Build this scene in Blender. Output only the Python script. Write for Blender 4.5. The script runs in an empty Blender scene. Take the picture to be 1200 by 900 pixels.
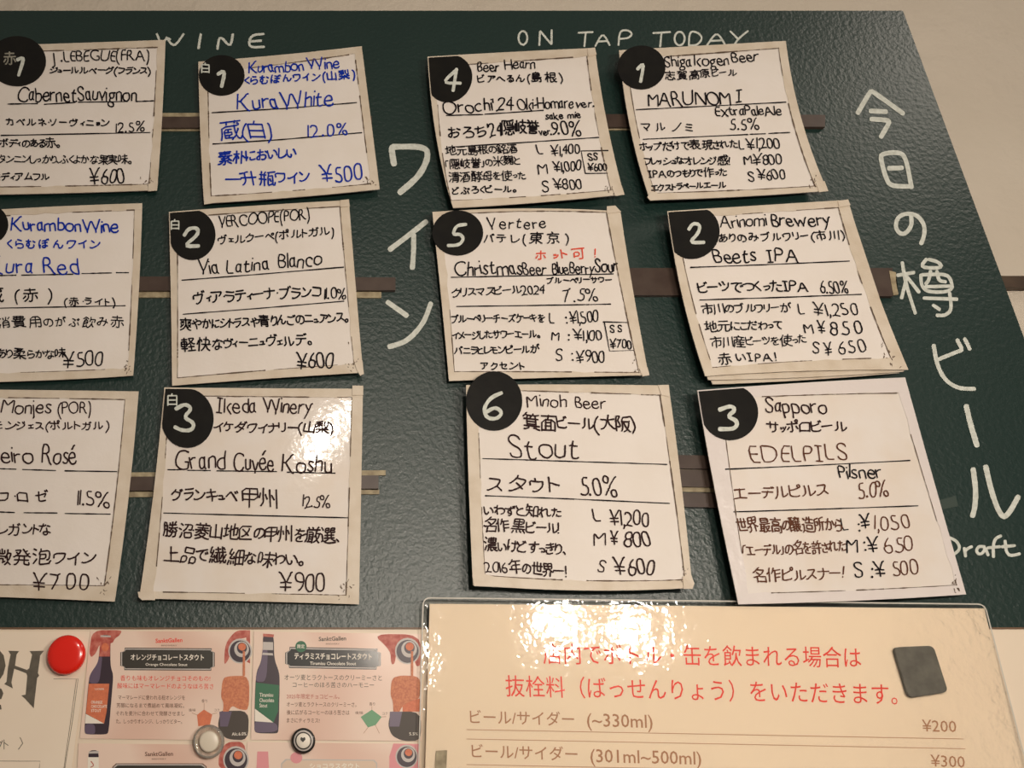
import bpy, bmesh, math, random
from mathutils import Vector
from mathutils.geometry import tessellate_polygon
random.seed(7)
SC = bpy.context.scene
COL = SC.collection
# ---------------------------------------------------------------- camera
F = 1000.0; CX, CY = 330.0, 450.0; TH = math.radians(22.6); D = 0.64; ZC = 1.50
cam_d = bpy.data.cameras.new('camera'); cam = bpy.data.objects.new('camera', cam_d); COL.objects.link(cam)
cam_d.lens = 30.0; cam_d.sensor_width = 36.0; cam_d.shift_x = 0.225; cam_d.clip_start = 0.01
cam.location = (0, -D, ZC); cam.rotation_euler = (math.radians(90) + TH, 0, 0)
SC.camera = cam
def P(px, py, h=0.0):
    """point of the photograph's pixel that stands h metres in front of the board's face (plane y = 0)"""
    a = (px - CX) / F; u = -(py - CY) / F
    fy = math.cos(TH) - math.sin(TH) * u; uz = math.sin(TH) + math.cos(TH) * u
    t = (D - h) / fy
    return Vector((a * t, -h, ZC + uz * t))
# ---------------------------------------------------------------- world, lights, exposure
w = bpy.data.worlds.new('room_light'); SC.world = w; w.use_nodes = True
w.node_tree.nodes['Background'].inputs[0].default_value = (1.0, 0.86, 0.72, 1)
w.node_tree.nodes['Background'].inputs[1].default_value = 0.085
SC.view_settings.view_transform = 'Standard'; SC.view_settings.look = 'None'
SC.view_settings.exposure = 0.86; SC.view_settings.gamma = 1.0
def lamp(name, loc, power, radius, col=(1, .89, .765)):
    l = bpy.data.lights.new(name, 'POINT'); l.energy = power; l.shadow_soft_size = radius; l.color = col
    o = bpy.data.objects.new(name, l); COL.objects.link(o); o.location = loc; return o
lamp('ceiling_bulb', (0.17, -1.25, 2.14), 4.5, .028)
lamp('pendant_bulb', (0.43, -0.76, 1.665), 3.1, .017)
lamp('pendant_bulb', (0.55, -0.76, 1.66), 3.1, .017)
lamp('bar_bulb', (0.165, -0.76, 1.63), 3.6, .030)
lamp('high_fill', (1.35, -0.60, 2.75), 4.5, .10)  # weak fill added high up to soften the shadows, not a known lamp
# ---------------------------------------------------------------- materials
def mat(name, col, rough=.6, coat=0, coat_rough=.15, bump=None, noise=None, metal=0, spec=.5, trans=0, emis=None):
    m = bpy.data.materials.new(name); m.use_nodes = True; nt = m.node_tree; b = nt.nodes['Principled BSDF']
    b.inputs['Base Color'].default_value = (*col, 1); b.inputs['Roughness'].default_value = rough
    b.inputs['Metallic'].default_value = metal; b.inputs['Coat Weight'].default_value = coat
    b.inputs['Coat Roughness'].default_value = coat_rough; b.inputs['Specular IOR Level'].default_value = spec
    b.inputs['Transmission Weight'].default_value = trans
    tc = nt.nodes.new('ShaderNodeTexCoord')
    if noise:  # (scale, other colour, amount)
        n = nt.nodes.new('ShaderNodeTexNoise'); n.inputs['Scale'].default_value = noise[0]; n.inputs['Detail'].default_value = 5
        nt.links.new(tc.outputs['Object'], n.inputs['Vector'])
        r = nt.nodes.new('ShaderNodeMapRange'); r.inputs[1].default_value = .35; r.inputs[2].default_value = .7; r.inputs[4].default_value = noise[2]
        nt.links.new(n.outputs['Fac'], r.inputs[0])
        x = nt.nodes.new('ShaderNodeMix'); x.data_type = 'RGBA'; x.inputs[6].default_value = (*col, 1); x.inputs[7].default_value = (*noise[1], 1)
        nt.links.new(r.outputs[0], x.inputs[0]); nt.links.new(x.outputs[2], b.inputs['Base Color'])
    if bump:   # list of (scale, strength, distance)
        prev = None
        for sc_, st, di in bump:
            n = nt.nodes.new('ShaderNodeTexNoise'); n.inputs['Scale'].default_value = sc_; n.inputs['Detail'].default_value = 3
            nt.links.new(tc.outputs['Object'], n.inputs['Vector'])
            bp = nt.nodes.new('ShaderNodeBump'); bp.inputs['Strength'].default_value = st; bp.inputs['Distance'].default_value = di
            nt.links.new(n.outputs['Fac'], bp.inputs['Height'])
            if prev: nt.links.new(prev.outputs[0], bp.inputs['Normal'])
            prev = bp
        nt.links.new(prev.outputs[0], b.inputs['Normal']); nt.links.new(prev.outputs[0], b.inputs['Coat Normal'])
    return m
M = {
 'wall': mat('plaster', (.60, .53, .44), .85, bump=[(38, .55, .006), (190, .35, .002)], noise=(9, (.55, .48, .39), .8)),
 'trim': mat('dark_wood_trim', (.045, .026, .016), .5, noise=(60, (.08, .05, .03), .8)),
 'floor': mat('floor_boards', (.22, .13, .07), .5, noise=(20, (.15, .09, .05), 1)),
 'board': mat('green_board_paint', (.003, .022, .018), .40, spec=.8, bump=[(250, .60, .0010), (620, .25, .0005)], noise=(14, (.005, .024, .019), 1)),
 'panel': mat('cream_panel', (.80, .68, .54), .45, noise=(12, (.76, .63, .49), .7)),
 'edge': mat('brown_edge', (.16, .09, .05), .5),
 'card': mat('card_paper', (.80, .735, .68), .6, coat=.10, coat_rough=.35, bump=[(120, .25, .0012), (500, .12, .0004)], noise=(30, (.76, .69, .62), .8)),
 'card_glossy': mat('laminated_paper', (.80, .735, .68), .55, coat=1, coat_rough=.09, bump=[(95, .15, .0012), (420, .08, .0004)], noise=(30, (.76, .66, .56), .8)),
 'tape': mat('masking_tape', (.69, .60, .49), .55, coat=.15, coat_rough=.3, bump=[(700, .3, .0004)], noise=(60, (.58, .48, .36), .8)),
 'pouch': mat('laminate_border', (.76, .69, .66), .35, coat=.8, coat_rough=.1, bump=[(60, .5, .003), (300, .15, .0005)]),
 'grime': mat('grime', (.15, .10, .065), .8, noise=(300, (.09, .06, .04), 1)),
 'disc': mat('black_laminate', (.005, .0045, .004), .5, coat=.35, coat_rough=.10, spec=.15, bump=[(160, .25, .0008)], noise=(60, (.009, .008, .006), 1)),
 'chalk': mat('white_marker', (.68, .70, .64), .7, noise=(260, (.50, .52, .46), 1)),
 'chalk_dim': mat('faded_white_marker', (.34, .32, .26), .7, noise=(300, (.22, .21, .17), 1)),
 'black': mat('black_ink', (.008, .005, .007), .6, spec=.12), 'brown': mat('dark_brown_ink', (.030, .012, .012), .6, spec=.12),
 'blue': mat('blue_ink', (.004, .030, .36), .6, spec=.12), 'red': mat('red_ink', (.72, .07, .03), .5), 'tan': mat('worn_brown_ink', (.11, .040, .022), .6, spec=.12),
 'rail': mat('brown_magnet_strip', (.055, .034, .026), .38, noise=(80, (.08, .055, .042), .8)),
 'rail_tape': mat('old_tape_edge', (.42, .35, .22), .6, noise=(150, (.22, .17, .10), 1)),
 'residue': mat('tape_residue', (.035, .055, .045), .6),
}
# ---------------------------------------------------------------- object helpers
def link(name, me, m=None, parent=None):
    o = bpy.data.objects.new(name, me); COL.objects.link(o)
    if m is not None: me.materials.append(M[m] if isinstance(m, str) else m)
    if parent is not None:
        o.parent = parent
        off = Vector(parent.get('_w', (0, 0, 0)))
        for v in me.vertices: v.co -= off
        o['_w'] = off[:]
    return o
def tag(o, label=None, cat=None, group=None, kind=None):
    for k, v in (('label', label), ('category', cat), ('group', group), ('kind', kind)):
        if v: o[k] = v
    return o
def thing(name, loc, label, cat, group=None):
    o = bpy.data.objects.new(name, None); COL.objects.link(o); o.location = loc; o['_w'] = tuple(loc)
    return tag(o, label, cat, group)
def mesh(vs, fs, smooth=False):
    me = bpy.data.meshes.new('m'); me.from_pydata([tuple(v) for v in vs], [], fs)
    if smooth:
        for p in me.polygons: p.use_smooth = True
    return me
def hf(h): return h if callable(h) else (lambda x, y: h)
def box(name, x0, x1, y0, y1, z0, z1, m, parent=None):
    v = [(x, y, z) for x in (x0, x1) for y in (y0, y1) for z in (z0, z1)]
    f = [(0, 1, 3, 2), (4, 6, 7, 5), (0, 4, 5, 1), (2, 3, 7, 6), (0, 2, 6, 4), (1, 5, 7, 3)]
    return link(name, mesh(v, f), m, parent)
def prism(pts, h, th):
    """flat piece with the outline pts (pixels), front face at height h, th thick; its sides stand square to the board"""
    h = hf(h); top = [P(x, y, h(x, y)) for x, y in pts]; n = len(pts)
    bot = [v + Vector((0, th, 0)) for v in top]
    c = sum(top, Vector()) / n
    bm = bmesh.new(); tv = [bm.verts.new(v) for v in top]; bv = [bm.verts.new(v) for v in bot]
    f = bm.faces.new(tv); g = bm.faces.new(list(reversed(bv)))
    for i in range(n): bm.faces.new((tv[i], bv[i], bv[(i+1) % n], tv[(i+1) % n]))
    bmesh.ops.triangulate(bm, faces=[f, g]); bmesh.ops.recalc_face_normals(bm, faces=bm.faces[:])
    me = bpy.data.meshes.new('m'); bm.to_mesh(me); bm.free(); return me
def join(ms):
    V = []; Fs = []
    for me in ms:
        k = len(V); V += [v.co.copy() for v in me.vertices]; Fs += [tuple(i + k for i in p.vertices) for p in me.polygons]
    return mesh(V, Fs)
class Ink:
    """collects pen strokes (ribbons) and printed shapes lying on a surface of height h(x, y)"""
    def __init__(s, h, eps=.00018): s.h = hf(h); s.V = []; s.F = []; s.eps = eps; s.k = 0
    def v(s, x, y, e=0): s.V.append(P(x, y, s.h(x, y) + s.eps + e)); return len(s.V) - 1
    def poly(s, pts):
        b = len(s.V)
        for x, y in pts: s.v(x, y)
        for t in tessellate_polygon([[Vector((x, y, 0)) for x, y in pts]]): s.F.append(tuple(b + i for i in t))
    def ell(s, cx, cy, rx, ry, n=20): s.poly([(cx + rx * math.cos(6.2832 * k / n), cy + ry * math.sin(6.2832 * k / n)) for k in range(n)])
    def stroke(s, pts, wd, smooth=1, taper=0, jit=.10):
        s.k += 1; lift = (s.k % 12) * .000011   # crossing strokes lie on one another
        if len(pts) == 1: pts = [pts[0], (pts[0][0] + .2, pts[0][1] + .2)]
        for _ in range(smooth):
            if len(pts) > 2:
                q = [pts[0]]
                for a, b in zip(pts[:-1], pts[1:]):
                    q += [(a[0]*.75+b[0]*.25, a[1]*.75+b[1]*.25), (a[0]*.25+b[0]*.75, a[1]*.25+b[1]*.75)]
                q.append(pts[-1]); del q[1]; del q[-2]; pts = q
        p2 = [pts[0]]
        for p in pts[1:]:
            if abs(p[0]-p2[-1][0]) + abs(p[1]-p2[-1][1]) > .05: p2.append(p)
        pts = p2; n = len(pts)
        if n < 2: pts = [pts[0], (pts[0][0] + .2, pts[0][1] + .2)]; n = 2
        L = []; R = []
        for i, (x, y) in enumerate(pts):
            a = pts[max(i-1, 0)]; b = pts[min(i+1, n-1)]
            dx, dy = b[0]-a[0], b[1]-a[1]; d = math.hypot(dx, dy) or 1; dx /= d; dy /= d
            ww = wd * .5 * (1 + random.uniform(-jit, jit)) * (1 - taper * i / (n - 1))
            e = lift + .00001 * i / n; L.append(s.v(x - dy*ww, y + dx*ww, e)); R.append(s.v(x + dy*ww, y - dx*ww, e))
            if i in (0, n-1):
                sg = -1 if i == 0 else 1
                c = [s.v(x + sg*dx*ww*math.cos(t) - dy*ww*math.sin(t), y + sg*dy*ww*math.cos(t) + dx*ww*math.sin(t), e) for t in (1.05, .5, -.5, -1.05)]
                s.F.append((L[-1], c[0], c[1], c[2], c[3], R[-1]) if sg > 0 else (R[-1], c[3], c[2], c[1], c[0], L[-1]))
        for i in range(n-1): s.F.append((L[i], R[i], R[i+1], L[i+1]))
    def build(s, name, m, parent):
        return link(name, mesh(s.V, s.F), m, parent) if s.F else None
# ---------------------------------------------------------------- handwriting: single-stroke letters, 60 units to the em
# each letter: a list of strokes, each stroke x, y, x, y ... in sixtieths of an em (y counted from 12 below the base line)
GLYPHS = {
'!': [[8,50,8,25],[8,15]], '%': [[9,14,10,16,12,20,12,21,16,24,16,27,20,30,21,34,24,38,25,40,26,41,26,42,28,44,30,48,32,50,32,51,35,53],[28,27,24,25,23,23,23,18,27,14,30,14,33,14,35,15,37,19,36,23,34,27,32,27,28,27],[16,41,17,42,17,46,15,50,8,51,6,50,4,47,4,45,4,41,7,38,14,38,16,39,16,41]], 
"'": [[6,42,5,52]], '(': [[18,53,14,50,10,43,9,37,8,37,8,34,8,34,7,31,7,21,8,15,9,15,11,8,16,0]], ')': [[4,0,10,12,10,15,11,15,12,19,12,28,10,41,5,51,2,53]], ',': [[7,16,8,11,6,8,5,6]], 
'-': [[14,25,5,25]], '.': [[6,15]], '0': [[23,20,24,24,25,29,24,41,23,45,21,48,19,50,17,50,11,50,8,47,6,43,5,37,5,28,6,22,9,17,12,15,18,15,22,18,23,20]], '1': [[15,15,15,50]], 
'2': [[3,12,10,15,25,15],[3,44,4,47,6,49,10,50,16,50,20,48,22,44,22,37,21,35,21,34,17,28,11,21,10,15]], '3': [[5,17,8,15,12,14,17,15,21,18,22,22,22,28,17,33,18,36,21,38,21,39,22,42,20,48,16,50,8,50]], 
'4': [[21,15,21,47,22,51],[26,28,7,28,6,28,8,33,16,44,21,45]], '5': [[4,17,5,16,8,15,14,14,18,15,22,19,23,21,23,28,21,31,17,34,9,35,9,50,21,50]], '6': [[9,33,10,32,18,33,23,30,24,27,24,21,22,16,19,15,16,14,12,15,8,18,6,22,5,28,6,30,9,33],[9,33,8,34,9,39,12,44,18,50],[9,33,11,34,10,35,9,33]], 
'7': [[23,50,22,44,21,41,20,39,16,30,15,28,14,26,10,16],[29,53,23,50,22,50,6,50]], '8': [[10,33,20,33],[10,33,9,35,6,38,6,43,8,47,12,50,20,50,23,46,24,39,23,36,20,34,20,33],[10,33,6,29,5,27,5,24,5,20,11,15,15,14,20,15,23,18,24,20,24,27,23,29,20,33]], 
'9': [[12,16,15,17,20,24,22,29,23,33],[23,33,14,32,11,33,8,34,6,37,5,40,6,46,8,48,12,50,17,50,20,49,23,46,24,44,24,37,24,34,23,33]], ':': [[6,36],[6,15]], 'A': [[11,27,29,27],[4,15,9,26,11,27,11,32,17,45,17,46,20,47,22,46,27,34,27,34,29,30,29,27,31,26,36,14,39,13]], 
'B': [[21,33,8,33],[21,33,21,35,24,38,26,40,26,45,24,47,22,49,18,50,8,50,8,15,21,15,24,15,28,18,29,23,28,28,26,30,23,31,21,33]], 'C': [[40,21,38,17,32,15,28,14,19,15,19,15,15,16,9,22,7,26,7,28,6,30,6,35,8,41,13,47,17,49,22,51,29,51,38,48,39,45]], 
'D': [[8,46,8,50,23,50,30,48,35,45,39,38,39,33,39,28,38,25,35,21,32,18,28,16,22,15,8,15,8,46]], 'E': [[26,15,8,15,8,50,25,50],[24,33,8,33]], 'F': [[8,15,8,50,23,50],[8,34,23,34]], 
'G': [[37,48,29,51,20,50,13,47,8,40,7,36,6,35,6,30,8,24,9,22,16,16,24,14,32,15,36,16,38,18,38,29,37,29,30,29]], 'H': [[36,15,36,50],[8,32,36,32],[8,50,8,15]], 'I': [[8,15,8,50]], 
'J': [[8,50,7,7,6,4,4,2,0,2]], 'K': [[15,33,8,33],[15,33,16,36,27,47,27,48,29,51,34,53],[15,33,15,32,29,18,33,14,38,12],[8,50,8,15]], 'L': [[8,50,8,15,26,15]], 'M': [[8,15,8,46,9,47,13,45,14,43,16,41,16,40,18,39,18,38,21,36,21,35,24,34,27,36,27,37,29,39,29,40,32,41,34,46,39,47,40,46,40,15]], 
'N': [[39,50,39,19,38,18,35,20,15,41,14,44,8,47,7,46,7,15]], 'O': [[39,21,41,23,42,27,43,27,44,32,43,38,40,44,35,48,28,51,22,51,14,48,8,42,6,36,6,29,8,24,10,20,14,17,19,15,24,14,30,15,30,15,34,16,39,21]], 
'P': [[7,32,21,33,24,35,27,39,27,44,25,47,20,50,7,50,7,32],[7,32,7,15]], 'R': [[35,12,32,14,30,16,24,26,20,29,19,32],[8,15,8,50,20,50,23,47,25,44,25,39,24,36,22,34,20,34,19,32,8,32]], 
'S': [[24,45,22,49,17,51,13,51,9,50,6,47,5,45,5,41,7,38,11,34,19,30,21,27,22,25,22,20,21,16,16,14,11,14,5,16,3,21]], 'U': [[36,50,35,23,34,20,31,17,27,15,22,14,15,15,11,17,8,21,6,26,6,50]], 
'V': [[4,51,15,25,16,23,18,21],[18,12,18,17,18,21,21,24,32,51]], 'W': [[17,22,20,23,20,24,28,46,30,47,32,47,34,46,35,44,43,23,45,22,45,12],[17,14,17,18,17,22,15,23,14,26,5,48,4,51,3,51],[45,22,48,23,58,51]], 
'a': [[19,35,16,38,10,38,6,33,6,23,9,17,13,16,17,18,19,23],[19,39,19,22,20,18,23,16]], 'b': [[6,35,16,37,20,36,23,34,25,28,25,23,22,17,17,14,9,14,9,15,6,15,6,16,6,35],[6,35,6,50]], 
'c': [[22,15,14,14,10,16,6,21,5,29,7,33,12,36,16,37,21,36,23,33]], 'd': [[24,36,17,37,12,36,8,33,6,30,5,25,6,20,10,16,15,14,24,14,24,15,24,36],[24,36,24,50]], 'e': [[5,27,7,26,23,26,24,27,23,32,20,36,17,36,17,37,12,37,9,35,7,33,6,31,5,27],[5,27,5,22,8,18,10,16,13,14,20,14,21,15,23,15,25,17,26,19]], 
'g': [[23,37,11,36,6,34,5,33,5,28,6,26,10,22,14,22,17,23,20,26,20,31,18,36],[9,13,16,12,20,11,22,8,22,4,21,2,16,0,9,0,5,2,3,4,3,8,4,10,9,13],[9,13,7,17,10,22]], 
'h': [[6,15,6,50],[6,34,11,35,15,37,19,37,22,35,23,31,23,15]], 'i': [[6,36,6,15],[6,47,6,47]], 'j': [[4,2,6,5,6,36],[6,47,6,47]], 'k': [[28,12,25,14,14,25,15,29,19,33,23,38,27,39],[6,15,6,50]], 
'l': [[6,15,6,50]], 'm': [[6,15,6,34,11,35,15,37,18,37,21,36,23,33,23,15],[23,33,32,37,35,37,39,34,40,31,40,15]], 'n': [[6,15,6,34,11,35,15,37,19,37,22,35,23,33,23,15]], 
'o': [[16,36,12,36,7,33,5,29,5,26,5,22,6,19,10,16,14,14,20,14,23,16,27,19,28,23,28,28,27,32,24,35,21,36,16,36]], 'p': [[6,2,6,15],[6,15,17,14,21,16,23,18,25,23,25,28,22,34,18,36,14,36,6,36,6,36,6,15]], 
'r': [[6,36,6,15],[6,32,9,32,11,33,12,35,16,36,20,36]], 's': [[18,35,16,36,11,37,8,36,6,34,6,29,17,22,18,20,17,16,14,14,10,14,4,16,3,18]], 't': [[16,36,9,36,5,36,3,35],[10,44,8,38,7,34,8,18,9,16,11,14,18,15,20,17]], 
'u': [[23,36,23,17,21,17,17,15,13,14,8,16,6,19,6,36]], 'v': [[13,20,16,21,22,36],[1,38,4,36,11,21,13,20,13,14]], 'w': [[30,14,30,20,33,21,39,36,42,39],[12,21,16,22,20,32,22,33,24,32,28,22,30,20],[4,36,10,22,12,21,13,14]], 
'x': [[2,12,6,15,7,17,18,30,20,31,24,37,28,39],[28,12,24,14,9,33,5,37,1,39]], 'y': [[26,39,22,37,16,23,14,22,12,14,5,0],[14,22,11,23,4,36]], '¥': [[4,32,13,32,15,33,19,33,20,32,29,32],[1,54,3,53,5,51,5,50,14,36,14,34,16,31,16,15],[29,23,4,23],[32,54,28,52,28,50,26,47,24,44,23,42,20,37,19,33]], 
'é': [[13,44,15,46,16,48,17,50,20,51],[5,27,7,26,23,26,24,27,23,32,20,36,17,36,17,37,12,37,9,35,7,33,6,31,5,27],[5,27,5,22,8,18,10,16,13,14,20,14,21,15,23,15,25,17,26,19]], 
'、': [[7,22,14,16,16,12]], '。': [[8,11,4,15,4,20,5,22,10,25,14,25,17,23,19,20,19,15,18,13,16,11,12,10,9,10,8,11]], '「': [[56,60,41,60,41,27]], '」': [[18,43,18,9,4,9]], 
'あ': [[11,50,29,50,46,52],[25,21,28,22,33,27,41,42],[23,39,33,40,43,39,47,37,51,33,52,30,52,24,49,18,46,15,42,13,36,11,34,12],[26,15,24,25,23,39,25,57,28,59],[25,18,21,16,19,16,19,15,12,15,10,16,9,20,10,26,13,30,18,35,23,36]], 
'い': [[29,28,30,24,25,16,23,15,20,15,15,18,13,22,11,28,10,38,10,51],[41,50,43,50,44,49,48,42,51,34,52,24]], 'お': [[54,44,44,51],[21,30,19,30,15,29,9,23,9,20,10,17,12,15,16,13,20,13,21,14,22,15,21,30],[21,30,22,58],[9,47,20,46,34,48],[31,14,35,12,35,13,40,14,40,14,41,14,45,16,49,21,50,24,48,30,46,33,40,35,33,35,27,33,21,33]], 
'か': [[23,57,22,50,20,42,20,38,14,22,9,13],[8,43,23,45,34,45,36,44,38,41,38,33,37,22,36,18,34,15,32,13,30,12,23,13],[46,50,54,34,54,32]], 'が': [[22,56,21,46,19,42,19,38,15,27,9,13,6,12],[21,15,22,13,23,12,29,12,32,14,34,16,36,23,37,40,36,42,33,45,23,45,18,44,6,43],[53,60,56,55],[46,58,50,53],[44,50,45,49,47,47,53,34,53,32]], 
'き': [[49,40,35,38,22,38,12,39],[46,52,31,50,12,51],[34,27,35,26,42,26,43,27,42,30,39,35,39,37,36,41,36,43,34,46,34,49,32,52,32,57],[41,12,25,11,17,14,15,16,14,19,14,26,15,27,17,28]], 
'く': [[37,55,32,51,30,49,29,49,27,46,26,46,24,44,23,44,21,41,20,41,16,38,16,34,20,29,30,21,39,12]], 'け': [[26,44,41,44,53,45],[30,12,33,11,35,12,40,18,42,22,43,28,43,56],[15,58,11,55,11,51,9,37,9,27,10,21,12,21,11,19,12,14],[16,29,15,23,12,21]], 
'こ': [[16,52,27,51,44,51],[14,28,13,27,14,19,16,16,18,15,24,13,40,13,47,15]], 'ご': [[44,59,47,57,50,52],[42,51,35,51,35,50,16,51],[12,28,12,20,13,17,17,14,22,12,40,12,46,14],[53,60,56,55]], 
'さ': [[12,47,28,46,42,48,42,48,46,48,46,49,50,50],[34,30,44,29,44,30,42,35,38,43,38,46,35,49,35,52,33,58],[43,12,25,12,18,14,15,17,14,20,14,24,15,29]], 'し': [[51,24,50,21,47,18,39,13,33,12,33,11,26,11,20,14,17,19,17,45,17,46,17,56]], 
'す': [[35,57,35,39,36,33,36,27,36,27,35,23,35,21,33,18,28,14,23,12,20,12],[35,39,28,40,24,39,21,36,21,29,22,26,26,24,30,24,35,25],[53,50,8,49]], 'ず': [[18,12,21,11,27,14,32,18,33,21,33,23,35,27,35,32,33,39,33,55,33,57],[52,48,50,49,24,49,24,48,6,48],[44,58,46,54],[53,55,51,59],[33,39,26,39,22,38,20,35,18,30,20,27,24,23,29,23,34,24]], 
'た': [[30,24,31,17,33,15,35,14,40,13,49,13,52,14,53,15],[23,57,23,53,21,45,20,37,19,37,18,33,18,33,13,17,10,12],[35,39,37,39,52,39],[34,49,20,47,8,47]], 'だ': [[9,12,12,21,13,21,16,31,16,31,16,33,17,33,18,41,19,41,19,46],[51,57,54,51],[6,46,16,46,21,47,24,47,33,48,34,51],[50,38,48,38,32,38],[29,24,28,19,29,16,32,14,39,12,50,12],[21,56,21,47],[45,54,48,49]], 
'ち': [[20,13,22,12,33,12,41,14,43,15,46,18,48,22,48,26,48,29,46,32,43,34,39,35,31,35,24,33,21,31,18,32],[9,48,15,48,29,48,45,51],[22,57,22,51,17,35,17,33,18,32,16,29,15,27],[18,32,18,32]], 
'っ': [[24,14,27,13,35,15,40,16,44,19,48,25,48,30,47,35,44,38,40,40,30,40,14,34,10,35]], 'つ': [[8,42,10,42,22,46,26,47,26,47,32,48,41,48,41,48,44,47,47,46,50,42,52,37,52,34,50,28,48,24,43,21,35,17,29,16,23,16]], 
'て': [[36,52,35,49,32,47,27,39,25,33,25,28,28,21,32,17,41,13,44,13],[34,48,33,50,33,52],[8,50,26,52,51,53]], 'で': [[46,36,44,41],[7,50,10,49,29,52,35,51,50,53],[53,38,50,44],[35,51,34,48,32,46,28,41,28,40,27,40,24,32,25,26,27,21,32,16,40,13,44,12]], 
'と': [[46,48,35,44,29,39,24,39,23,36,17,30,15,25,15,21,17,16,21,14,25,13,35,12,36,13,48,14],[24,39,18,53,17,54,17,56]], 'ど': [[53,59,56,53],[42,47,33,42,32,41,27,39,23,38,22,35,17,32,16,29,15,29,13,24,13,20,14,17,17,15,25,12,44,12,46,13,48,16],[23,38,17,50,16,54],[44,57,46,56,49,51]], 
'な': [[39,23,38,24,26,24,24,23,22,20,22,16,25,12,27,12,27,11,32,11,36,12,39,15,39,23],[39,23,39,39],[42,48,46,47,46,46,53,43],[24,57,23,51,20,46,20,42,14,30,9,23],[39,23,44,22,51,17],[34,52,32,50,28,48,19,47,8,47]], 
'に': [[12,55,9,29,10,21,11,20,11,12],[50,50,30,50],[11,20,14,21,16,28],[27,26,27,19,32,16,35,15,46,15,51,16]], 'の': [[31,52,37,52,45,48,49,44,51,41,51,36,52,36,51,27,48,21,42,16,38,14,38,14,33,13,31,14],[31,52,26,52,19,50,16,47,10,41,9,38,9,35,8,35,8,28,10,21,12,18,14,18,20,18,24,25,29,38,31,52]], 
'ふ': [[46,33,47,30,48,30,48,29,50,28,54,17],[5,17,9,18,18,26],[34,45,36,46,36,50,27,55,26,56,24,55],[28,35,30,32,32,30,32,29,33,29,36,24,36,17,36,15,33,13,30,12,21,13]], 
'ぶ': [[23,55,32,51,35,49,34,46,32,44],[5,16,11,21,13,23,15,23],[50,44,48,45,45,50,44,50],[24,37,30,31,35,23,35,20,35,15,33,14,29,12,23,12,19,14],[46,32,53,17],[51,53,54,50,55,47]], 
'へ': [[8,28,20,44,22,46,26,47,28,46,32,42,40,32,53,18]], 'ぼ': [[51,39,38,38,26,38],[39,51,40,23],[54,59,57,53],[14,27,12,20,9,18],[40,23,50,18],[40,23,40,16,38,12,28,12,26,13,23,16,23,20,26,23,28,24,34,24,40,23],[9,11,9,16,9,18,8,19,7,30,10,54,13,57],[48,57,49,52,41,52,39,51,26,52]], 
'み': [[32,11,34,11,37,14,42,18,44,22,48,33,48,41],[24,36,27,36,32,36,47,31],[27,36,28,41,32,49,33,54,21,54,20,53,16,54],[24,36,18,35,10,32,7,27,6,23,7,20,9,17,14,17,16,17,18,20,23,30,24,36],[47,29,50,28,53,27,54,23]], 
'む': [[22,59,20,58,20,39,21,34,21,29,18,22,18,15,21,12,27,11,38,12,44,14,47,17,47,22,47,24,45,28],[31,51,18,48,8,49],[52,43,48,47,47,47,44,51],[18,22,14,22,10,23,8,27,8,32,11,38,15,39,20,39]], 
'も': [[9,48,14,47,28,46,28,47,35,47,37,49],[23,57,23,48,22,45,22,39,20,30,20,20,22,16,25,13,30,11,36,11,38,12,40,12,47,16,49,20,50,23,49,29,46,35,43,36],[8,33,22,31,34,32]], 
'や': [[4,37,8,36,17,40,21,43,23,43,28,46,35,48,44,48,51,45,52,40,52,35,48,31,45,30,40,29,34,31],[14,52,17,44,17,42,19,42,20,39,20,38,23,33,26,23,27,23,29,12,30,11],[28,58,34,53]], 
'よ': [[29,45,39,45,47,46],[29,56,29,38,30,37,30,25],[48,17,37,23,33,24,30,25],[30,25,30,18,30,16,28,13,23,11,20,11,15,12,11,15,10,17,10,20,11,22,12,24,18,26,28,26,30,25]], 
'ら': [[40,52,22,56],[15,30,18,30,20,32,24,34,32,36,39,36,39,36,42,35,45,34,48,30,48,27,48,22,46,18,44,16,35,12,22,12],[14,26,15,30,14,33,16,46]], 'り': [[16,41,20,43,21,46,26,51,32,54,36,54,39,52,41,50,44,44,45,32,44,28,44,28,44,26,42,23,35,16,29,13,23,12],[17,57,17,53,15,44,16,41,15,28]], 
'る': [[12,29,21,36,24,37,27,36,35,38,39,37,39,36,42,36,45,34,47,32,48,29,48,21,47,18,44,15,42,14,37,13],[37,13,36,18,32,23,27,24,23,23,20,20,20,16,25,12,32,11,35,12,37,13],[24,37,26,41,27,41,29,44,30,44,32,46,34,47,35,49,38,50,39,54,38,54,18,54,18,53,16,54]], 
'れ': [[7,46,19,47],[6,21,14,32,17,33],[18,12,17,34,19,39,20,57],[19,39,24,41,26,43,27,43,28,45,29,45,32,47,35,47,37,48,41,48,44,47,45,44,45,39,43,24,43,18,44,16,46,14,50,14,55,16,57,20]], 
'ろ': [[16,53,37,54,38,53,38,52,37,50,33,47,32,45,30,45,28,42,26,41,25,37,20,34,10,27],[25,37,30,36,35,38,42,36,45,34,47,31,48,26,46,18,42,15,33,12,29,11,22,12]], 
'わ': [[7,46,19,47],[6,21,14,32,17,33],[18,12,17,34,19,39,18,40,20,48,20,57],[19,39,24,40,27,42,35,45,45,45,48,43,52,39,53,36,53,29,52,29,51,24,45,18,36,15]], 'を': [[19,39,18,41,21,46,21,50],[33,22,33,34,32,37,30,39,26,39,21,38,19,39,17,38,9,30],[33,31,29,30,22,25,20,23,20,20,20,17,21,15,24,12,29,11,40,11,47,12],[24,57,24,51],[42,52,26,50,10,51],[52,39,50,40,38,34,33,34]], 
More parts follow.
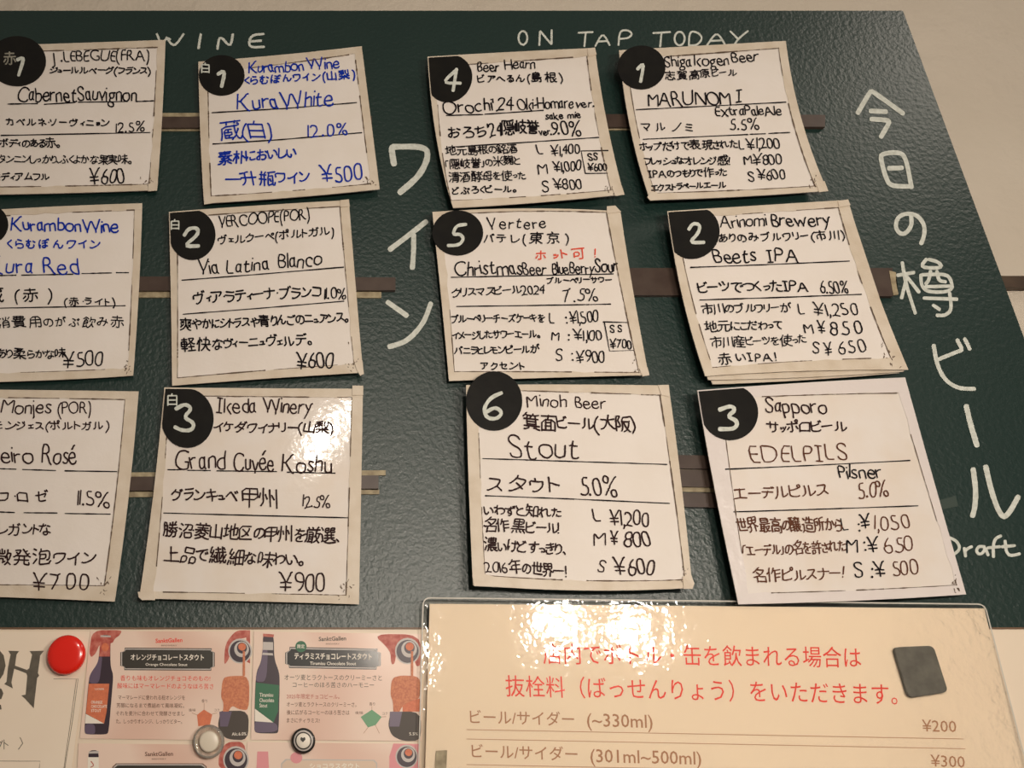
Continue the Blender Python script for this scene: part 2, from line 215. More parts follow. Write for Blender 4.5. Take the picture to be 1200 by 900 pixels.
'ん': [[54,26,51,19,47,15,42,12,38,12,35,14,33,18,33,33,30,35,26,35,23,34,20,34],[20,34,18,37,28,53,28,55],[20,34,16,31,12,24,8,14,9,12],[20,34,20,34]], 'ア': [[29,42,28,29,27,25,24,20,20,15,16,13,12,13],[9,53,50,53,51,51,48,46,41,38,39,37]], 
'ィ': [[31,10,31,32,30,33],[44,45,36,38,33,36,30,33,27,33,21,29,11,26]], 'イ': [[45,52,36,45,34,44,33,41,28,40,18,35,10,32,6,33],[33,12,33,14,33,41]], 'ウ': [[11,34,11,47,28,47,29,48,31,47,48,47,49,47,48,40,48,40,48,38,46,31,40,23,35,18,29,15,24,13,20,14],[29,57,29,48]], 
'ェ': [[14,41,16,40,46,40,48,42],[12,14,48,14],[30,14,30,40]], 'エ': [[53,17,32,17,30,17,28,17,7,17],[11,50,49,50],[30,50,30,17]], 'オ': [[9,46,11,46,51,46],[36,57,37,47,36,42,37,41,38,16,37,14,35,12,28,12,26,14],[9,20,12,21,21,27,28,34,33,40,36,42]], 
'カ': [[28,56,27,41,24,30,18,21,12,14,11,14,9,14],[10,46,47,46,48,45,47,26,45,16,42,14,34,14,32,15]], 'ガ': [[27,56,25,38,22,27,17,20,11,14,8,13],[47,52,45,57],[31,14,33,13,41,13,44,15,46,22,46,32,47,32,47,40,47,40,47,45,45,45,9,45],[54,54,51,59]], 
'キ': [[26,56,27,52,27,48,28,45,30,32,32,28,32,24,34,12],[9,27,11,26,24,29,29,29,34,30,48,32,51,33,53,35],[10,44,46,49]], 'ク': [[14,13,16,12,20,13,27,17,33,21,41,31,45,38,47,44,48,46,47,49,27,49,26,50],[9,35,10,35,14,38,21,45,22,47,24,49,26,50,26,53,28,58]], 
'グ': [[55,55,53,58,51,60],[12,11,15,11,16,12,18,12,29,19,39,30,44,38,45,43,46,45,45,47,25,47,23,48],[8,34,14,39,21,47,23,48,26,56],[50,52,48,53,45,58]], 'ケ': [[16,13,22,13,28,19,30,22,31,23,34,28,35,34,36,46],[21,57,18,46,16,45,14,40,10,35],[52,46,18,46]], 
'コ': [[13,51,47,51,48,50,48,17,12,17]], 'サ': [[19,29,19,56],[24,13,27,12,33,16,36,20,39,24,41,37,41,56],[6,44,52,44]], 'シ': [[10,15,12,14,15,14,28,18,30,20,34,22,40,27,49,35,52,39,52,42],[28,50,19,54],[18,36,10,41]], 
'ジ': [[27,48,18,54],[51,57,53,52],[9,41,18,35],[46,48,42,54],[9,14,14,13,21,15,28,18,36,23,42,28,50,36,51,39,51,44]], 'ス': [[48,16,48,17,34,30],[14,52,42,52,43,49,40,42,35,34,34,30,32,30,24,23,16,17,15,17,11,14,8,15]], 
'ズ': [[33,29,29,28,24,22,14,15,10,13,7,14],[33,29,34,33,35,35,41,45,42,50],[33,29,46,17,47,15],[44,59,48,54,46,51,42,50,40,51,12,51],[52,60,55,56]], 'セ': [[5,38,9,38,15,40,19,40,22,41,28,42,28,42,31,42,31,43,34,43,34,44,36,44,36,44,39,44,39,45,42,45,42,45,48,45,47,41,46,38,45,38,45,36,42,34,42,33,40,31,39,29],[48,14,40,13,28,13,24,14,22,16,21,18,21,56]], 
'ゼ': [[45,57,48,52],[47,13,39,12,28,12,22,14,20,16,20,53,20,55],[5,37,8,37,14,39,18,39,22,40,47,45,47,44,47,41,40,30],[55,54,52,60]], 'ソ': [[18,14,21,14,23,15,24,16,26,16,27,18,28,18,29,20,31,20,38,27,44,38,47,49,47,53],[18,39,12,51]], 
'タ': [[26,36,36,30,40,26,41,26,43,24,45,23],[11,13,14,12,18,13,26,17,32,21,40,29,47,42,48,47,47,50,28,50,26,51],[28,58,26,51,23,49,22,47,18,43,16,40,14,39,12,36,9,35]], 
'ダ': [[23,35,34,28,38,25,39,25,41,22,43,22],[24,49,26,48,46,48],[4,34,8,34,11,37,14,38,16,41,19,44,21,48,24,49,26,57,29,58],[10,11,15,11,23,15,29,20,38,28,38,29,45,40,46,48,48,53,47,56,45,58],[54,56,52,61]], 
'チ': [[52,37,8,37],[31,52,31,35,29,24,26,19,21,14,19,13,17,13],[14,51,31,52,32,53,40,54,42,55,47,54]], 'ッ': [[31,35,28,44],[18,31,14,41],[20,11,23,11,28,13,38,21,42,27,46,34,47,41,47,43]], 
'ツ': [[23,55,25,55,27,53,28,49,30,45,30,43,32,42],[15,38,10,50],[17,14,22,14,27,16,28,17,29,17,33,21,40,28,44,33,47,40,50,50,50,52]], 'テ': [[8,39,53,39],[46,53,15,53],[16,12,19,12,21,13,26,17,28,21,30,28,32,39]], 
'デ': [[15,53,41,53],[52,38,8,38],[31,38,30,28,28,21,24,16,19,12,18,11,14,12],[49,54,48,57,46,59],[56,56,53,60]], 'ト': [[47,31,35,36,29,39,23,39],[22,56,23,54,23,12]], 
'ナ': [[53,42,8,42],[16,13,18,13,21,15,26,20,26,21,27,22,29,26,32,36,32,54,31,56]], 'ニ': [[8,18,50,18],[46,48,44,48,13,48]], 'ネ': [[30,12,30,30,30,32],[11,48,29,48,30,49,44,48,44,46,41,42,34,36,33,35,30,32,26,31,19,27,9,24],[40,29,42,30,52,23],[30,58,30,49]], 
'ノ': [[47,55,46,54,44,54,44,50,41,42,33,29,26,22,24,21,21,18,20,18,15,15,10,15]], 'バ': [[20,50,21,47,17,32,8,15],[48,52,47,54,45,57],[38,50,39,47,40,44,42,40,43,38,46,32,50,18,51,18,51,16],[55,54,52,59,50,59]], 
'ビ': [[49,59,51,57,53,54],[43,57,46,51],[49,17,47,14,36,13,22,13,16,15,15,16,14,17,14,54],[43,45,26,39,24,39,24,38,23,38,23,38,21,38,18,36,14,36]], 'ピ': [[14,54,14,17,15,16,16,15,22,13,36,13,47,14,49,17],[43,45,26,39,24,39,24,38,23,38,23,38,21,38,18,36,14,36],[48,48,51,48,54,52,54,56,52,59,50,59,47,59,44,56,45,51,48,48]], 
'フ': [[17,15,21,14,27,17,33,21,39,27,40,29,41,29,41,30,42,31,45,38,45,38,47,46,47,46,48,51,46,52,11,52]], 'ブ': [[46,51,10,51],[15,14,19,13,27,17,28,18,29,18,33,21,41,30,44,35,47,47,46,51,47,52,47,56,45,60],[55,57,52,62]], 
'プ': [[47,50,10,51],[47,50,47,52,47,57,49,59,53,60,55,60,57,58,58,54,56,51,54,50,47,50],[47,50,47,47,45,38,41,30,38,26,33,21,29,18,28,18,27,17,19,13,15,14]], 'ベ': [[44,45,41,50],[52,18,38,34,27,45,25,46,22,45,18,41,8,28],[49,53,52,47]], 
'ペ': [[52,18,38,34,27,45,25,46,22,45,18,41,8,28],[48,53,50,53,52,51,52,50,52,45,49,42,44,42,41,46,41,50,42,52,46,54,48,53]], 'ホ': [[20,14,22,12,29,12,30,13,31,16,31,56],[53,22,46,33],[9,46,52,46],[9,21,10,23,11,24,11,26,13,27,13,28,14,28,16,33]], 
'ボ': [[51,45,9,45,8,46],[30,56,30,16,29,12,27,11,22,11,20,12],[54,54,52,59],[45,57,47,52],[15,32,14,29,11,26,10,24,9,23,8,21],[51,21,44,33]], 'ポ': [[51,45,9,45,8,46],[30,56,30,16,29,12,27,11,22,11,20,12],[15,32,14,29,11,26,10,24,9,23,8,21],[51,21,44,33],[44,57,46,60,48,62,52,61,54,58,54,54,51,51,47,51,45,53,44,57]], 
'マ': [[30,24,43,37,47,42,48,43,50,47,50,50,10,50,8,51],[37,15,36,16,32,20,30,24,26,26,19,33,17,33]], 'ミ': [[44,34,42,33,40,33,40,34,32,36,16,39],[19,54,22,54,33,52,44,50,46,48],[44,14,34,17,13,21]], 
'ム': [[52,14,50,19,48,20,47,24,42,34],[48,20,22,17,8,16],[16,17,16,21,26,47,27,55]], 'メ': [[11,14,14,15,22,20,34,33,42,46,45,54],[48,20,40,29,37,31,36,31,33,35,30,36,17,45]], 
'モ': [[14,52,47,52],[52,35,10,35,9,35],[27,52,27,18,28,16,33,14,50,14]], 'ュ': [[51,17,49,15,38,15,36,15,12,15,11,15],[17,39,40,39,41,39,38,15]], 'ョ': [[17,28,44,28],[16,42,44,42,44,42,44,13,15,13]], 
'ラ': [[20,14,22,12,27,14,33,17,40,22,45,29,48,34,48,40,48,40,11,40],[16,54,17,54,46,54,48,56]], 'リ': [[16,54,16,31],[44,54,44,34,41,24,37,18,33,15,27,12,24,14]], 
'ル': [[18,54,18,41,17,27,15,22,11,17,8,14,6,14],[53,28,53,27,50,23,41,17,38,16,35,15,34,16,34,54]], 'レ': [[16,54,16,16,18,15,27,17,39,23,47,29,52,34,52,36]], 'ロ': [[11,17,49,17],[11,14,11,51,48,51,49,50,49,14]], 
'ワ': [[11,36,11,52,47,52,49,51,47,37,45,32,41,26,35,20,30,16,24,13,19,14]], 'ン': [[52,43,52,41,46,32,38,25,33,22,32,22,32,21,22,16,16,15,16,14,13,14,9,16],[25,44,14,53]], 
'ヴ': [[44,59,47,53],[28,57,28,47],[51,60,54,55],[10,33,9,47,27,47,28,47,30,47,47,47,48,46,47,38,46,38,45,31,38,21,34,17,24,12,20,12,18,14]], '・': [[30,35]], 'ー': [[9,35,51,35]], 
'一': [[5,35,54,35]], '上': [[28,59,28,12],[28,40,51,40],[54,12,5,12]], '世': [[54,45,5,45],[46,58,46,27,45,26,30,26,29,27,29,60],[53,13,15,13,14,14,14,58]], '京': [[51,14,50,16,45,21],[3,12,6,12,12,18,15,22],[6,52,29,52,31,53,33,52,54,52],[30,29,30,11,29,10,28,9,20,9],[30,29,46,30,47,30,47,42,46,44,14,44,14,43,14,30,30,29],[31,53,29,59,28,60,27,61]], 
'作': [[33,59,31,55,30,51,28,50,28,47,22,39],[30,51,32,50,56,50],[36,24,54,24],[36,10,36,50],[5,38,9,42,12,43],[13,10,13,42,12,43,14,50,17,57,18,59],[54,37,36,37]], 
'使': [[22,26,24,26,24,24,30,19,39,14,49,10,52,10,55,10],[12,9,12,44,12,46,13,51,17,59],[12,45,8,44,8,42,6,41,4,37],[56,53,22,53],[38,60,38,33,38,27,36,22,31,15,26,11,22,10,22,10,20,10,18,11],[38,44,23,44,23,44,23,32,23,31,53,31,53,44,53,44,38,44]], 
'元': [[6,39,54,39],[21,39,20,25,19,25,17,19,16,18,15,16,11,14,10,12,7,10,5,11],[49,56,11,56],[37,39,37,14,38,11,41,10,53,11,54,12,55,16,55,19]], '勝': [[19,29,26,29,33,36,33,39],[14,10,18,10,19,11,19,57,8,57,8,30,7,20,5,10],[19,32,8,32],[50,26,48,26,28,26,27,27,27,29,26,29],[38,32,38,28,36,22,34,16,27,10,26,10,23,11],[53,60,51,59,51,58,47,54,47,50],[27,50,52,50],[40,60,39,51,36,44,36,40],[24,40,33,39,55,40],[30,56,30,57],[8,45,19,45],[41,10,47,10,48,11,50,16,50,26,54,29,53,30,52,31,51,33,48,34,46,39]], 
'区': [[17,21,21,23,22,24,23,24,32,32,38,39,44,47,45,50],[40,27,36,32,34,33,32,36,19,47],[54,11,9,11,8,11,8,57,53,57]], '升': [[41,59,41,10],[4,52,9,51,9,52,11,52,13,53,19,53,22,56,29,58],[19,53,19,38,18,26,12,15,6,10],[5,36,54,36]], 
'原': [[34,28,49,29,50,29,50,46,48,47,20,47,20,46,20,29,20,29,34,28],[33,47,33,52],[16,13,22,20,23,22],[50,38,20,38],[53,12,46,21],[34,28,34,11,33,9,26,10],[54,57,10,57,10,30,9,22,5,13,5,10]], 
'厳': [[30,29,17,29],[30,9,30,37,29,37,30,45,16,45],[52,39,52,36,50,26,48,22,46,21],[55,40,52,39,41,40],[27,60,29,59,30,57,29,52],[48,60,45,56,45,52],[30,14,21,13,17,14,16,12,13,13],[13,60,16,56,16,52],[44,47,41,46,41,42,40,39,39,33,37,32,36,29],[56,10,54,10,46,18,46,21,44,22,42,26,41,30,39,33],[46,18,41,13,36,10],[29,37,15,37],[17,37,17,14],[17,22,30,22],[54,52,9,52,9,51,9,26,8,19,5,11]], 
'可': [[6,56,54,56],[33,11,36,10,44,10,47,11,47,56],[11,20,11,24],[11,24,32,24,32,42,11,42,11,24]], '名': [[17,10,17,29],[4,28,8,27,12,29,16,29,18,30,25,32,26,30,48,30,48,30,48,10],[23,55,24,54,45,54,46,54,45,50,37,41,31,37,27,36],[8,45,14,48,20,54,23,55,25,60,29,62],[48,12,17,12],[19,44,26,39,27,36],[25,32,27,35,27,36]], 
'味': [[39,31,42,30,44,28,46,24,50,19,51,18,52,16],[39,10,39,59],[54,36,41,36,39,34,36,36,24,36],[52,50,27,50],[6,24,18,24,18,54,6,54,6,24],[6,24,6,19],[39,31,35,29,35,28,30,21,23,15]], 
'品': [[7,10,7,12],[35,10,35,12],[35,12,53,12,53,31,35,31,35,12],[7,12,24,12,24,31,7,31,7,12],[37,42,44,42,44,57,44,58,16,58,16,57,16,42,16,42,37,42]], '地': [[28,38,22,36],[56,17,54,13,52,11,36,10,36,11,30,11,29,12,28,16,28,40,28,54],[20,26,17,24,12,24,11,22,6,20,3,21],[12,24,12,26,12,59],[28,40,33,41,34,42,40,43],[40,22,40,41,40,43,40,60],[40,45,45,46,47,47,53,48,52,27,50,25,47,25],[19,46,5,46]], 
'大': [[53,43,32,43,30,41,28,43,6,43],[54,11,53,11,50,12,41,21,35,30,32,39,30,41],[30,59,30,41,28,39,27,35,27,35,25,29,20,21,17,17,11,12,6,11]], '実': [[12,34,47,34],[29,25,30,36,30,47],[54,25,34,25,33,24,31,25,26,24,24,25,6,25],[26,24,26,21,20,15,10,10,6,10],[6,47,6,54,7,54,52,54,53,54,53,47,49,44,12,44],[31,54,30,59],[33,24,34,21,41,14,51,10,54,10]], 
'山': [[30,59,30,14],[51,10,51,47],[9,47,9,15,9,14,51,14]], '岐': [[25,10,28,10,34,14,41,19],[28,51,54,51],[41,19,46,24,48,27,51,32,52,38,31,38,32,33,34,27,39,20,41,19],[41,38,41,60],[41,19,42,17,44,16,47,14,48,14,48,12,54,10],[22,18,22,48],[6,48,6,20,13,20,14,21,22,21],[14,21,14,59]], 
'島': [[8,18,8,13,36,13,36,18],[22,21,22,13],[28,60,28,56],[54,33,13,33],[45,48,13,48],[13,40,45,40,45,41,45,56,29,56,28,56,14,56,13,55,13,26,14,26,51,26,52,25,52,17,51,17,51,15,50,10,48,9,42,9]], 
'川': [[31,54,31,15],[51,10,51,56],[5,10,9,17,11,24,11,36,12,36,12,56]], '州': [[5,33,8,41,8,41,9,45],[16,59,16,37,15,27,15,27,13,20,7,11],[26,33,23,44],[33,58,33,14],[51,10,51,59],[45,33,44,34,44,36,44,36,40,44]], 
'市': [[30,10,30,50,31,53,30,56,28,60,27,61,26,61],[5,51,54,51],[40,17,44,16,48,17,49,18,50,22,50,38,49,39,11,39,11,17]], '年': [[5,23,55,23],[15,23,15,39,51,39],[33,10,33,53],[4,42,7,42,8,44,10,46,10,47,11,47,14,52,16,53,16,56,18,60],[16,53,18,53,52,53]], 
'微': [[19,37,39,37,41,39],[28,60,28,45],[45,59,44,54,44,50,42,46,41,39,43,38,45,29,46,26,47,25,47,19,48,18,52,14,54,11],[13,60,7,52,4,50],[33,18,36,19,39,21],[18,11,21,16,22,23,22,29,33,29,33,29,33,18,32,16],[20,56,20,46,20,45,35,45,35,56],[14,47,11,42,10,38,11,36,11,9],[43,48,53,48,53,44,51,30,49,26,47,25],[39,33,39,37],[10,38,6,36,5,34],[38,10,44,16,45,18,47,19]], 
'志': [[23,31,28,30,36,24],[42,18,44,17,44,15,43,11,41,10,36,10,21,10,19,11,18,14,18,24],[10,25,10,23,6,14],[30,38,30,59],[51,37,32,37,30,38,28,37,10,37],[6,51,54,51],[53,13,48,24]], 
'快': [[22,10,25,12,30,17,34,23,35,28,39,33,56,33],[4,37,6,45,6,49],[54,11,50,13,45,18,40,28,39,29,36,33,37,60],[50,33,50,51,26,51],[20,43,18,50,16,51,12,51],[12,10,12,59],[36,33,22,33]], 
'感': [[31,47,16,47],[55,34,55,30,53,27,48,27,42,33,42,36,40,38,39,44,38,53,36,56,36,60],[6,27,6,28,8,33,10,42,10,54,54,54],[35,28,42,33],[50,54,50,58,45,60],[44,15,43,11,41,10,20,10,18,11,18,13,18,21],[33,18,30,21,30,22],[53,13,49,21],[10,19,6,12],[42,36,46,38,50,46,50,47],[17,35,17,40,30,40,30,30,17,30,17,35]], 
'所': [[55,40,34,40],[48,40,48,10],[8,45,23,45,24,45,24,32,8,32],[26,58,21,57,9,55,8,54,8,22,6,16,5,12,5,9],[53,58,50,58,44,56,36,55,34,54,34,25,32,17,28,10]], '最': [[26,10,26,37],[11,22,26,22],[11,14,11,38],[57,11,53,10,45,15,39,21,39,22,36,25,35,29],[33,10,34,10,39,12,45,18,50,23,51,26,52,29,51,30,35,29,32,30],[5,13,21,14,29,16],[54,38,27,38,26,37,24,38,5,38],[26,29,11,29],[47,52,12,52],[12,52,12,58,13,59,47,59,47,45,47,44,14,44,12,45,12,52]], 
'朴': [[38,42,42,41,53,33],[38,59,38,10],[5,48,26,48],[17,10,17,39,16,40,17,59],[16,40,12,38,11,33,5,23,5,21],[26,29,26,33,23,37,22,38,22,39,18,40,16,40]], '東': [[49,36,11,36],[26,26,25,27,12,27,11,28,11,45,12,46,48,46,49,45,49,27,35,27,34,26,26,26],[30,10,30,59],[34,26,35,23,44,16,52,11,54,11],[4,12,8,11,14,15,24,23,26,26],[6,54,54,54]], 
'果': [[30,10,30,57],[54,28,35,28,27,27,26,28,6,28],[30,57,28,58,12,58,12,57,12,38,48,38,48,38,48,57,47,58,32,58,30,57],[27,27,22,22,12,15,6,12,3,12],[48,47,12,47],[54,12,48,15,38,22,35,24,34,28]], 
'柔': [[30,10,30,29,29,29,29,33,31,34,31,46,35,52,41,54,42,58],[29,33,24,33],[12,58,46,58],[5,26,23,26,32,24,35,24,36,26,54,26],[3,12,7,11,13,14,23,20,24,22,25,25],[54,11,50,12,39,19,36,21,35,24],[20,52,23,52,28,51,28,51,32,50,33,48,36,46,50,46,51,46,50,42,45,37],[31,46,29,46,25,46,23,46,6,46],[25,46,24,42,20,39,18,39,10,34,6,34]], 
'根': [[53,28,44,22],[50,47,28,47],[41,15,39,13,37,13,37,12,33,11,29,11,28,11,28,57,28,58,50,58,50,57,50,35,38,35,28,35],[21,48,5,48],[14,60,14,42,14,42,14,10],[56,11,53,11,51,13,50,13,44,20,44,22,42,23,39,29,38,35],[21,30,21,34,18,39,15,40,14,39],[4,22,9,31,10,36,14,39]], 
'梨': [[38,57,38,41],[5,36,9,39,18,48],[54,26,36,26,34,25,6,26],[30,29,30,10],[29,50,20,50,18,48,15,50,5,50],[28,40,24,43,23,43,22,44,18,45],[42,35,43,34,50,34,51,35,51,59],[25,25,24,22,15,15,7,11,3,11],[18,58,18,48,18,45,18,34],[28,59,26,60,26,59,23,59,23,59,19,59,18,58,5,58],[56,12,52,11,44,16,42,17,41,17,38,21,36,21,34,25]], 
'母': [[6,38,54,38],[46,19,11,19,10,20,16,57,48,57,48,57,47,33,46,19],[27,51,30,49,35,45],[46,19,52,19],[32,11,33,9,42,10,45,15,46,19],[24,32,27,31,34,26]], '沼': [[42,38,50,38,51,39,52,45,52,57,24,57],[35,57,35,52,31,43,28,39,22,35],[9,59,16,55],[5,42,13,39],[8,12,14,21,16,26,16,28],[30,12,51,12,51,29,51,29,26,29,25,29,25,12,30,12]], 
'泡': [[15,56,9,59],[5,43,8,42,12,39],[25,28,41,28,41,41,40,42,25,42],[57,18,55,16,54,11,52,10,28,10,26,12,25,15,25,42,23,43,22,44,26,51,28,53,29,60],[45,23,49,23,51,26,52,38,52,38,52,52,30,52,28,53],[15,27,15,26,8,12]], 
'消': [[8,11,8,14,12,20,15,27],[25,10,25,43,51,43,51,11,50,10,44,10,41,11],[51,33,25,33],[38,43,38,60],[5,43,12,39],[25,22,51,22],[28,50,24,58],[8,59,12,57,15,54],[53,58,48,50]], 
'清': [[14,27,12,21,7,12],[50,18,23,18],[42,9,47,9,50,11,50,34,49,34,24,34,23,34,23,10],[50,26,23,26],[51,48,22,48],[14,56,8,59],[36,41,36,60],[12,39,5,43],[55,41,38,41,36,41,35,41,19,41],[52,56,21,56]], 
'濃': [[53,50,23,50],[33,43,34,42,52,42,53,43,53,57,52,57,23,57,23,57,23,43,23,42,33,43],[14,27,7,13,7,11],[33,43,33,60],[17,10,20,15,22,24,22,36,54,36],[5,42,11,39,12,38],[22,24,23,23,54,23,54,20,48,17,46,15],[30,23,30,11,34,11,38,12],[42,42,42,60],[56,10,54,10,48,12,46,15,44,16,41,20,40,23],[28,30,52,30],[9,59,15,55]], 
'爽': [[10,46,12,45,14,43,16,43,17,41,20,40],[14,43,13,41,9,38,6,38],[29,33,32,32,35,24,36,23,36,22,42,15,44,15,44,14,49,11,53,10],[30,60,30,45,29,45,30,34,29,33,28,32,27,27,23,21,20,17,14,13,6,10],[41,32,45,30,52,23],[36,23,39,24,42,24,44,26,50,32,50,33],[16,43,20,47],[51,48,41,39,39,38],[50,39,44,44,40,46],[18,33,18,32,12,26,10,25,8,23],[14,28,12,29,9,32],[54,52,6,52]], 
'現': [[5,57,13,57,21,57],[21,40,5,40],[22,24,15,23,12,21,5,20],[13,22,13,57],[52,48,28,48],[34,28,28,29,28,57,29,58,52,58,52,57,52,29,44,28,35,29,34,28],[20,10,24,10,30,16,32,19,33,24,34,24,34,28],[52,39,28,39],[44,28,45,10,45,10,54,10,56,11,56,15]], 
'瓶': [[54,57,30,57],[5,32,27,32],[6,10,8,15,9,20,10,20,11,26,11,48],[11,54,10,59],[45,15,44,13,33,11,34,29,34,30,34,38,35,39,35,47,35,47,35,57],[56,19,56,17,56,11,54,10,50,10,49,12,49,44,48,44,35,44],[40,34,41,29,42,29,42,26,43,26,43,24],[21,10,21,46,20,51,23,59],[26,48,6,48]], 
'産': [[51,54,33,54,31,55,29,54,9,54],[31,55,29,60],[49,21,20,21],[34,10,34,36],[5,9,5,11,6,12,9,21,9,24,9,24,9,41,10,42,53,42],[22,42,22,47,20,50,20,54],[51,31,22,31,20,32],[53,10,15,10],[42,50,40,46,40,42],[16,27,18,30,20,32,21,36]], 
'用': [[11,28,51,28],[39,11,41,10,49,10,51,11,51,56,11,56,11,24,10,24,10,22,9,17,5,11,5,7],[30,56,30,10],[51,42,11,42]], '甲': [[30,10,30,56],[10,25,10,28],[10,42,50,42],[10,28,10,56,50,56,50,56,50,28,10,28]], 
'界': [[48,48,11,48],[30,58,30,38],[10,10,12,10,15,12,18,15,20,18,21,27,19,28,18,30],[38,38,36,38,23,38,12,38,11,39,11,58,12,59,28,59,30,58,32,59,47,59,48,58,48,39,38,38],[54,26,53,25,47,27,45,29,43,29,38,34,38,38],[43,29,40,26,40,10],[23,38,22,34,18,30,16,29,9,25,6,24,5,26]], 
'発': [[51,26,9,26],[46,41,44,39,16,39,15,41],[37,39,37,13,38,11,39,10,51,10,53,13,52,18],[7,10,10,10,13,11,19,17,21,21,22,39],[32,60,33,60,35,56,37,53,39,53,39,50,42,46,45,45],[39,53,44,57],[15,41,11,40,6,36,4,37],[15,41,16,46],[45,45,46,41],[45,45,50,49],[16,46,18,46,20,47,23,53,24,55,24,57,24,58,9,58],[16,46,12,50,11,50],[46,41,48,41,53,38,55,38]], 
'白': [[28,59,26,51],[11,10,11,50,11,51,48,51,49,50,49,10],[49,14,11,14],[11,32,49,32]], '知': [[35,11,35,55,52,55,52,54,52,12],[5,36,28,36],[10,52,17,52,27,52],[17,52,17,38,16,30,17,27,15,26,14,21,11,17,11,16,6,11],[28,14,28,17,27,17,26,20,20,26,17,27],[11,60,10,52,8,51,8,50,5,44],[52,16,35,16]], 
'箕': [[28,49,30,52,33,55,35,56,35,60],[5,49,9,54,11,56,12,60,15,62],[30,52,28,55,17,54,11,56],[36,16,40,16,51,10,55,9],[17,54,18,50,17,47,16,46,16,20],[16,27,44,27],[54,20,5,20],[20,20,20,16,19,15,9,10,5,10],[8,42,53,42],[35,56,42,54,54,55],[42,54,44,50,44,20],[16,35,44,35]], 
'米': [[16,46,13,53,12,53,12,54,10,57,8,57],[6,14,11,17,20,25,24,32,29,36],[30,10,30,34,29,36,30,38,30,59],[54,37,34,37,33,36,29,36,27,37,6,37],[33,36,40,26,48,18,49,18,50,16,54,14],[50,57,43,45]], 
'素': [[42,35,40,35,36,33,33,33,31,32,21,32,20,33,14,32],[28,32,27,29,20,27,18,24],[54,11,52,11,42,17,40,17],[11,49,48,49],[8,22,14,23,16,24,18,24,20,23,23,23,24,23,43,24,46,25],[5,41,26,41,27,41,30,42,32,41,55,41],[27,41,26,38,21,36,20,33],[52,56,8,56],[30,59,30,42],[4,11,8,11,12,13,14,15,15,15,17,17,20,18],[52,22,50,24,46,25,46,27,44,29,42,29],[30,23,30,11,30,10,25,9,23,10]], 
'細': [[22,16,20,23],[6,22,6,18,4,12,5,9],[20,37,21,33,21,31,7,29,8,33,13,39,14,43,16,44,20,51],[29,14,54,14],[29,10,29,57,53,57,54,56,54,10],[41,14,41,57],[54,35,29,35],[14,60,6,44,6,43,14,43],[14,13,13,22]], 
'繊': [[51,57,54,51],[43,15,42,16,39,17,32,15,22,14],[36,17,35,18,35,44],[47,17,43,15,43,14,39,10],[17,36,18,30,19,28],[12,22,12,13],[46,60,46,30,47,26,48,24,47,17,49,16,50,12,52,11,54,11,55,11,56,15,57,17,56,19],[48,24,51,26,53,34,56,36],[17,51,14,43,12,42,12,40,11,37,8,34,8,30,6,29],[12,42,6,42,6,44,10,53,10,53,10,55,11,56,12,60,14,61],[55,44,22,44],[40,54,24,54],[32,60,32,44],[19,17,17,21,18,24],[8,30,8,30],[35,24,39,24,41,33,41,35],[28,44,28,17,29,15],[25,25,23,34,24,36],[6,22,4,11],[18,30,14,30,11,29,8,30]], 
'菱': [[48,46,12,46],[24,34,20,34,16,32,9,29],[6,9,23,12,26,13,27,15,33,15,34,13,45,10,53,10,55,11],[27,15,26,17,23,18,20,21,20,23],[28,30,26,29,25,26],[52,29,38,34,38,39],[22,34,22,39],[30,49,30,39],[19,60,19,53],[5,39,54,39],[40,60,40,53],[6,20,10,20,16,22,20,23,20,25,25,26,26,26,42,26,42,25,42,22,35,17,34,17,33,15],[5,56,54,56]], 
'蔵': [[15,22,33,22,33,30,32,30,15,30],[35,14,34,15,16,15,15,15,15,38,33,38],[5,57,54,57],[25,30,25,38],[56,14,55,10,54,9,50,9,46,13,45,17,43,18,44,25,42,26,40,48],[43,18,41,18,37,14,35,14,34,10,32,10],[5,9,5,11,6,14,8,21,8,25,9,25,9,45,51,45,51,49,48,52,46,52],[20,52,20,60],[50,36,50,33,48,32,46,26,44,25],[40,54,40,60],[25,15,25,22]], 
'表': [[53,37,34,37,32,36,30,37,26,36,24,37,6,37],[18,26,14,26,8,22,4,23],[26,36,25,33,18,28,18,12,24,12,29,14,29,15,33,15],[32,36,33,31,36,26,39,23,41,22,41,20,44,18,51,13,53,12,56,13],[11,46,49,46],[52,55,8,55],[30,59,30,37],[51,30,41,22]], 
'許': [[4,51,24,51],[21,42,7,42],[56,33,28,33],[13,60,14,57,14,51],[28,44,32,51,33,52,34,59,37,62],[42,10,42,51],[22,34,7,34],[33,52,35,51,54,51],[7,10,7,12],[7,12,22,12,22,26,21,26,7,26,7,12]], 
'誉': [[6,50,54,50],[48,39,47,41,41,47,43,54,46,59],[5,36,12,38,14,37,29,37,30,38,32,37,47,37,48,39,53,37,55,37],[46,25,14,25],[30,38,30,41,29,43,27,44],[15,31,46,31],[19,50,18,46,13,41,12,38],[28,59,30,56,29,50],[11,60,14,58,16,55,16,50],[14,11,14,18,14,18,46,18,46,10,14,10,14,11]], 
'費': [[47,31,13,31],[47,37,47,18,47,17,14,17,13,18,13,37],[24,14,19,14,16,12,8,9,5,10],[21,14,21,17],[4,37,7,36,16,38,18,38,19,37,35,37,36,38,47,37,48,39,53,40,53,44,56,46],[36,38,36,60],[18,38,20,44],[53,44,52,45,24,45,23,45,20,44,18,45,10,45,10,49,11,51,50,51,50,52,50,57,9,57],[23,45,23,60],[13,24,47,24],[54,10,52,10,50,11,40,14,39,15,39,17]], 
